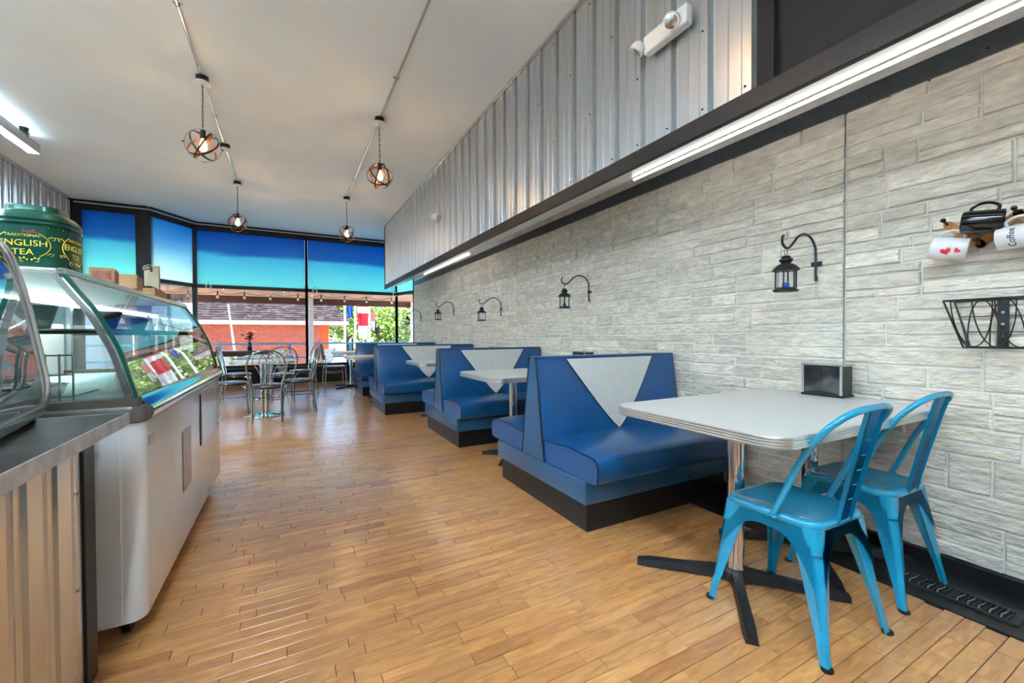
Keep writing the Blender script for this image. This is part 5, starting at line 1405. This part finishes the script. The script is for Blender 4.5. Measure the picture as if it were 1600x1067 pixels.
# ================================================================= WINDOW DETAILS
for i, (x, z) in enumerate(((-1.51, 2.17), (0.55, 2.16), (2.42, 2.17))):
    t = thing('light_clip', ['white clip hanging on the middle rail of the wide window', 'white clip on the middle rail right of the central mullion', 'white clip at the top of the corner post'][i], 'clip', (x, 10.955, z))
    bm = B(); tube(bm, [(-0.04, 0, -0.045), (0.04, 0, -0.045), (0.045, 0, 0.02), (0.0, 0, 0.05), (-0.045, 0, 0.02)], 0.012, 6, closed=True); obj('bracket', bm, M['whitepl'], t)
    bm = B(); ball(bm, (0, -0.01, 0.085), 0.022, 2); obj('crystal', bm, M['white_gloss'], t)
sl = thing('string_lights', 'string of small patio bulbs hung outside under the canopy', 'string lights', (0, 11.35, 2.10))
xs = [-2.4, -1.93, -1.40, -0.89, -0.38, 0.20, 0.71, 1.25, 1.78, 2.42]
pts = []
for i in range(len(xs)-1):
    for q in range(6):
        k = q/6; pts.append((xs[i]+(xs[i+1]-xs[i])*k, 0, -0.05*math.sin(PI*k)))
pts.append((xs[-1], 0, 0))
bm = B(); tube(bm, pts, 0.005, 5); obj('cord', bm, M['black'], sl)
for x in xs:
    bm = B(); cyl(bm, (x, 0, 0.0), (x, 0, 0.066), 0.003, 5); obj('hanging_wire', bm, M['black'], sl)
    bm = B(); cyl(bm, (x, 0, 0), (x, 0, -0.085), 0.014, 8); sk_ = obj('lamp_holder', bm, M['black'], sl)
    bm = B(); lathe(bm, [(0.012, -0.085), (0.028, -0.115), (0.022, -0.145), (0.001, -0.155)], 12, (x, 0, 0)); obj('bulb', bm, M['smallbulb'], sk_)

# ================================================================= OUTSIDE
GZ = -1.2
bm = B(); box(bm, -60, 60, 14.6, 120, GZ-0.1, GZ); struct('ground', bm, M['asphalt'], 'street and parking lot outside')
bm = B(); box(bm, -9, 9, 11.08, 14.6, -0.5, -0.1); struct('patio', bm, M['patio'], 'pale concrete patio in front of the windows')
cp = struct('canopy', None, None, 'wood plank canopy over the patio')
n = 0
x = -5.0
while x < 4.0:
    bm = B(); box(bm, x, x+0.195, 11.12, 13.25, 2.165, 2.19, 0.003); obj('plank', bm, M['plankout'], cp, smooth=0); x += 0.2
bm = B(); box(bm, -5, 4.0, 13.25, 13.31, 1.99, 2.25, 0.004); obj('fascia', bm, M['fascia'], cp)
bm = B(); box(bm, -5, 4.0, 11.12, 13.25, 2.191, 2.25); obj('canopy_roof', bm, M['shingle2'], cp)
for i, x in enumerate((-4.2, 0.55, 3.45)):
    t = struct('canopy_post', None, None, ['white canopy post left', 'white canopy post beside the central mullion', 'white canopy post at the right'][i])
    bm = B(); box(bm, x-0.06, x+0.06, 13.05, 13.17, -0.1, 2.165, 0.006); obj('post', bm, M['whitepl'], t)
    bm = B(); box(bm, x-0.09, x+0.09, 13.02, 13.20, -0.1, 0.05, 0.006); obj('post_foot', bm, M['whitepl'], t)
# railing
rl = thing('patio_railing', 'blue two-rail railing around the patio', 'railing', (0, 13.6, -0.1))
for z in (0.98, 0.58, 0.2):
    bm = B(); box(bm, -5, 3.4, -0.025, 0.025, z-0.025, z+0.025, 0.004); obj('rail', bm, M['rail'], rl)
for i in range(6):
    x = -4.9+i*1.64; bm = B(); box(bm, x-0.03, x+0.03, -0.03, 0.03, 0, 1.0, 0.004); obj('rail_post', bm, M['rail'], rl)
# patio chairs (white slatted with lime frames)
def patio_chair():
    t = thing('patio_chair', 'x', 'chair', (0, 0, -0.1), 0, 'white and lime folding chairs on the patio')
    for s in (-1, 1):
        bm = B(); tube(bm, [(s*0.24, 0.28, 0.0), (s*0.24, -0.22, 0.55), (s*0.24, -0.30, 0.86)], 0.02, 6); obj('frame', bm, M['lime'], t)
        bm = B(); tube(bm, [(s*0.22, -0.30, 0.0), (s*0.22, 0.22, 0.45)], 0.02, 6); obj('leg', bm, M['lime'], t)
    for i in range(5):
        bm = B(); box(bm, -0.23, 0.23, -0.20+i*0.09, -0.12+i*0.09, 0.43, 0.45, 0.003); obj('seat_slat', bm, M['whitepl'], t)
    for i in range(4):
        z = 0.48+i*0.095; yy = -0.215-(i*0.10)*0.2; bm = B(); box(bm, -0.23, 0.23, yy-0.01, yy+0.01, z, z+0.085, 0.003); obj('back_slat', bm, M['whitepl'], t)
    return t
pc = patio_chair()
pcs = [(-2.25, 12.5, 1.2, 'white and lime patio chair farthest left outside the wide window'), (-1.25, 12.6, -0.8, 'white and lime patio chair behind the flower vase'), (-0.45, 12.6, 1.0, 'white and lime patio chair left of the central mullion'), (0.72, 12.4, 0.9, 'white and lime patio chair just right of the central mullion'), (1.75, 12.5, 0.2, 'white and lime patio chair behind the grey chair')]
for i, (x, y, rz, lb) in enumerate(pcs):
    o = pc if i == 0 else dup(pc, (0, 0, 0)); o.location = (x, y, -0.1); o.rotation_euler = (0, 0, rz); o['label'] = lb
# brick building
YBK = 24.0
bb = thing('brick_building', 'low red brick building with grey brown shingled roof across the street', 'building', (-6, YBK, GZ))
bm = B(); box(bm, 0, 7.45, 0, 5, 0, 3.05); obj('wall', bm, M['brickwall'], bb, smooth=0)
bm = B(); box(bm, 7.45, 7.85, -0.02, 5, 0, 3.05); obj('corner_pier', bm, M['bricksunlit'], bb, label='brick corner coloured bright orange as if sunlit')
bm = B(); prism(bm, [(-0.5, -0.9, 2.86), (8.75, -0.9, 2.86), (8.75, -0.9, 3.08), (-0.5, -0.9, 3.08)], (0, 6.2, 0)); obj('eave', bm, M['eave'], bb)
ea = math.atan2(1.9, 1.9)
bm = B(); R0_, R1_ = Vector((-9.5, -0.95, 3.08)), Vector((8.8, -0.95, 3.08))
bm.faces.new([bm.verts.new(v) for v in ((-0.5, -0.92, 3.08), (8.78, -0.92, 3.08), (7.2, 1.0, 4.98), (-0.5, 1.0, 4.98))])
bm.faces.new([bm.verts.new(v) for v in ((8.78, -0.92, 3.08), (8.78, 5.2, 3.08), (7.2, 4.0, 4.98), (7.2, 1.0, 4.98))])
bm.faces.new([bm.verts.new(v) for v in ((-0.5, 1.0, 4.98), (7.2, 1.0, 4.98), (7.2, 4.0, 4.98), (-0.5, 4, 4.98))])
rf = obj('roof', bm, M['shingle2'], bb, smooth=0)
bm = B(); rng = random.Random(4)
rows = 17
for r in range(rows):
    k = r/rows; y0 = -0.95+1.95*k; z0 = 3.07+1.93*k
    xe = 8.78-1.58*k
    x = -0.3-rng.random()*0.2
    while x < xe-0.05:
        w = min(rng.uniform(0.14, 0.30), xe-x)
        dy = 1.95/rows*1.1; dz = 1.93/rows*1.1; t_ = rng.uniform(0.015, 0.05)
        a = [(x+0.006, y0-t_*0.7, z0+t_*0.7), (x+w-0.006, y0-t_*0.7, z0+t_*0.7), (x+w-0.006, y0+dy, z0+dz), (x+0.006, y0+dy, z0+dz)]
        b = [(x+0.006, y0, z0-0.01), (x+w-0.006, y0, z0-0.01)]
        v = [bm.verts.new(p) for p in a]; u = [bm.verts.new(p) for p in b]
        bm.faces.new(v); bm.faces.new((u[0], u[1], v[1], v[0])); x += w
obj('shingles', bm, M['shingle'], rf, smooth=0)['kind'] = 'stuff'
bd = thing('leaning_pole', 'thin pale pole leaning by the brick wall', 'pole', (-1.75, 16.5, GZ))
bm = B(); tube(bm, [(0.35, 0, 0), (0.0, 0, 3.35)], [0.05, 0.02], 8); obj('shaft', bm, M['whitepl'], bd); bm = B(); lathe(bm, [(0.1, 0), (0.1, 0.05), (0.05, 0.08)], 12, (0.35, 0, 0)); obj('foot', bm, M['whitepl'], bd)
wbd = thing('pale_building', 'pale building with a pink band seen through the angled window', 'building', (-9.2, 21, GZ))
bm = B(); box(bm, -6, 2.4, 0, 6, 0, 4.0); obj('wall', bm, M['whitewall'], wbd)
bm = B(); box(bm, -6, 2.45, -0.05, 0, 2.5, 2.8); obj('band', bm, M['eave'], wbd)
bm = B(); box(bm, -6.2, 2.6, -0.3, 6.2, 4.0, 4.2); obj('roof', bm, M['eave'], wbd)
for i in range(3):
    bm = B(); box(bm, -5+i*2.4, -3.8+i*2.4, -0.04, 0.02, 1.0, 2.2); wdw = obj('window', bm, M['frame'], wbd); bm = B(); box(bm, -4.9+i*2.4, -3.9+i*2.4, -0.06, -0.04, 1.1, 2.1); obj('pane', bm, M['navyglaze'], wdw)
# trees
def tree(label, loc, h, r, seed, squash=0.8, n=2600, ls=0.16):
    t = thing('leafy_tree', label, 'tree', loc, 0, 'green trees beyond the street')
    rg = random.Random(seed); bm = B()
    tube(bm, smoothpath([(0, 0, 0), (0.06, 0.02, h*0.25), (-0.03, 0, h*0.5), (0.05, 0, h*0.8)], 4), [0.20*max(0.25, 1-0.06*i) for i in range(13)], 8)
    for i in range(7):
        a = rg.uniform(0, 2*PI); z = h*rg.uniform(0.32, 0.6)
        tube(bm, smoothpath([(0, 0, z), (r*0.35*math.cos(a), r*0.35*math.sin(a), z+h*0.15), (r*0.75*math.cos(a), r*0.75*math.sin(a), z+h*0.3)], 3), [0.09-0.012*k for k in range(7)], 6)
    obj('trunk', bm, M['bark'], t)
    vs, fs = [], []
    blobs = [(Vector((rg.gauss(0, r*0.42), rg.gauss(0, r*0.42), h*0.68+rg.gauss(0, r*0.38*squash))), r*rg.uniform(0.22, 0.42)) for _ in range(26)]
    for i in range(n):
        c, br = rg.choice(blobs); d = Vector((rg.gauss(0, 1), rg.gauss(0, 1), rg.gauss(0, 1))).normalized()*br*rg.uniform(0.75, 1.05)
        p = c+d; u = Vector((rg.gauss(0, 1), rg.gauss(0, 1), rg.gauss(0, 1))).normalized(); w = u.orthogonal().normalized(); s = ls*rg.uniform(0.6, 1.3)
        b = len(vs); vs += [p-u*s, p+w*s*0.6, p+u*s, p-w*s*0.6]; fs.append((b, b+1, b+2, b+3))
    me = bpy.data.meshes.new('foliage'); me.from_pydata([tuple(v) for v in vs], [], fs); me.materials.append(M['leaf'])
    o = bpy.data.objects.new('foliage', me); COL.objects.link(o); o.parent = t; o['kind'] = 'stuff'
tree('leafy tree with dark trunk just right of the brick building', (3.75, 33, GZ), 5.6, 2.2, 1)
tree('broad bright green tree right of the hanging flags', (7.6, 38, GZ), 5.0, 3.6, 2, n=3600, ls=0.2)
tree('tree at the right edge of the window view', (12.3, 44, GZ), 6.0, 4.2, 3, n=3600, ls=0.24)
tree('distant tree behind the parked car', (8.5, 68, GZ), 8.0, 5.0, 4, n=3600, ls=0.35)
tree('distant tree beyond the corner post', (20, 66, GZ), 8.0, 5.5, 5, n=3600, ls=0.35)
tree('low distant tree left of the first trunk', (2.6, 54, GZ), 6.0, 4.0, 6, n=3000, ls=0.3)
# flags
def banner(label, loc, w, z0, z1, mats, pole=True):
    t = thing('hanging_banner', label, 'banner', loc, 0, 'banners hung outside')
    if pole:
        bm = B(); cyl(bm, (-w*0.5-0.05, 0, GZ-loc[2]), (-w*0.5-0.05, 0, z1+0.3), 0.035, 8); obj('pole', bm, M['whitepl'], t)
    nn = len(mats)
    for i, m_ in enumerate(mats):
        a, b = z1-(z1-z0)*i/nn, z1-(z1-z0)*(i+1)/nn; bm = B(); prev = None
        for z in (a, (a+b)/2, b):
            k = (z1-z)/(z1-z0); ww = w*(1-0.35*k)
            ring = [bm.verts.new((ww*(q/6-0.5), 0.04*math.sin(q*1.9+z*2), z)) for q in range(7)]
            if prev:
                for q in range(6): bm.faces.new((prev[q], prev[q+1], ring[q+1], ring[q]))
            prev = ring
        bmesh.ops.solidify(bm, geom=bm.faces, thickness=0.004); obj('cloth', bm, m_, t)
banner('red and white striped flag hanging between two pale poles', (2.33, 15.6, 0.0), 0.44, 1.0, 2.35, [M['red'], M['white_gloss'], M['red'], M['red2'], M['white_gloss'], M['white_gloss']])
banner('small blue flag at the corner of the shingled roof', (1.95, 16.2, 0), 0.22, 1.75, 2.2, [M['rail2'], M['rail2']], True)
banner('pink and white banner on the second pale pole', (2.72, 15.9, 0.0), 0.16, 1.3, 1.95, [M['pk_pink'], M['white_gloss']])
lp = thing('street_lamp', 'small black street lamp post beside the parked car', 'street lamp', (4.6, 25.5, GZ))
bm = B(); lathe(bm, [(0.14, 0), (0.12, 0.2), (0.05, 0.3), (0.04, 2.4)], 10); obj('post', bm, M['black'], lp)
bm = B(); lathe(bm, [(0.06, 2.4), (0.14, 2.5), (0.16, 2.8), (0.05, 2.95)], 10); obj('lantern_head', bm, M['black'], lp)
car = thing('car', 'silver parked car seen through the right window', 'car', (5.9, 27.5, GZ), 0.1)
def extr(bm, pts, w): prism(bm, [(x, -w/2, z) for x, z in pts], (0, w, 0))
bm = B(); extr(bm, [(-2.1, 0.35), (2.1, 0.35), (2.15, 0.7), (1.9, 0.85), (1.1, 0.95), (-1.6, 0.98), (-2.1, 0.9)], 1.7); obj('body', bm, M['carpaint'], car)
bm = B(); extr(bm, [(-1.5, 0.97), (0.95, 0.94), (0.35, 1.42), (-0.95, 1.44)], 1.45); obj('windows', bm, M['navyglaze'], car)
bm = B(); extr(bm, [(-0.95, 1.43), (0.33, 1.41), (0.2, 1.47), (-0.8, 1.49)], 1.4); obj('roof', bm, M['carpaint'], car)
for x in (-1.35, 1.35):
    for s in (-1, 1):
        bm = B(); cyl(bm, (x, s*0.72, 0.33), (x, s*0.88, 0.33), 0.33, 18); w_ = obj('wheel', bm, M['black'], car)
        bm = B(); cyl(bm, (x, s*0.87, 0.33), (x, s*0.89, 0.33), 0.19, 14); obj('hub', bm, M['steel'], w_)
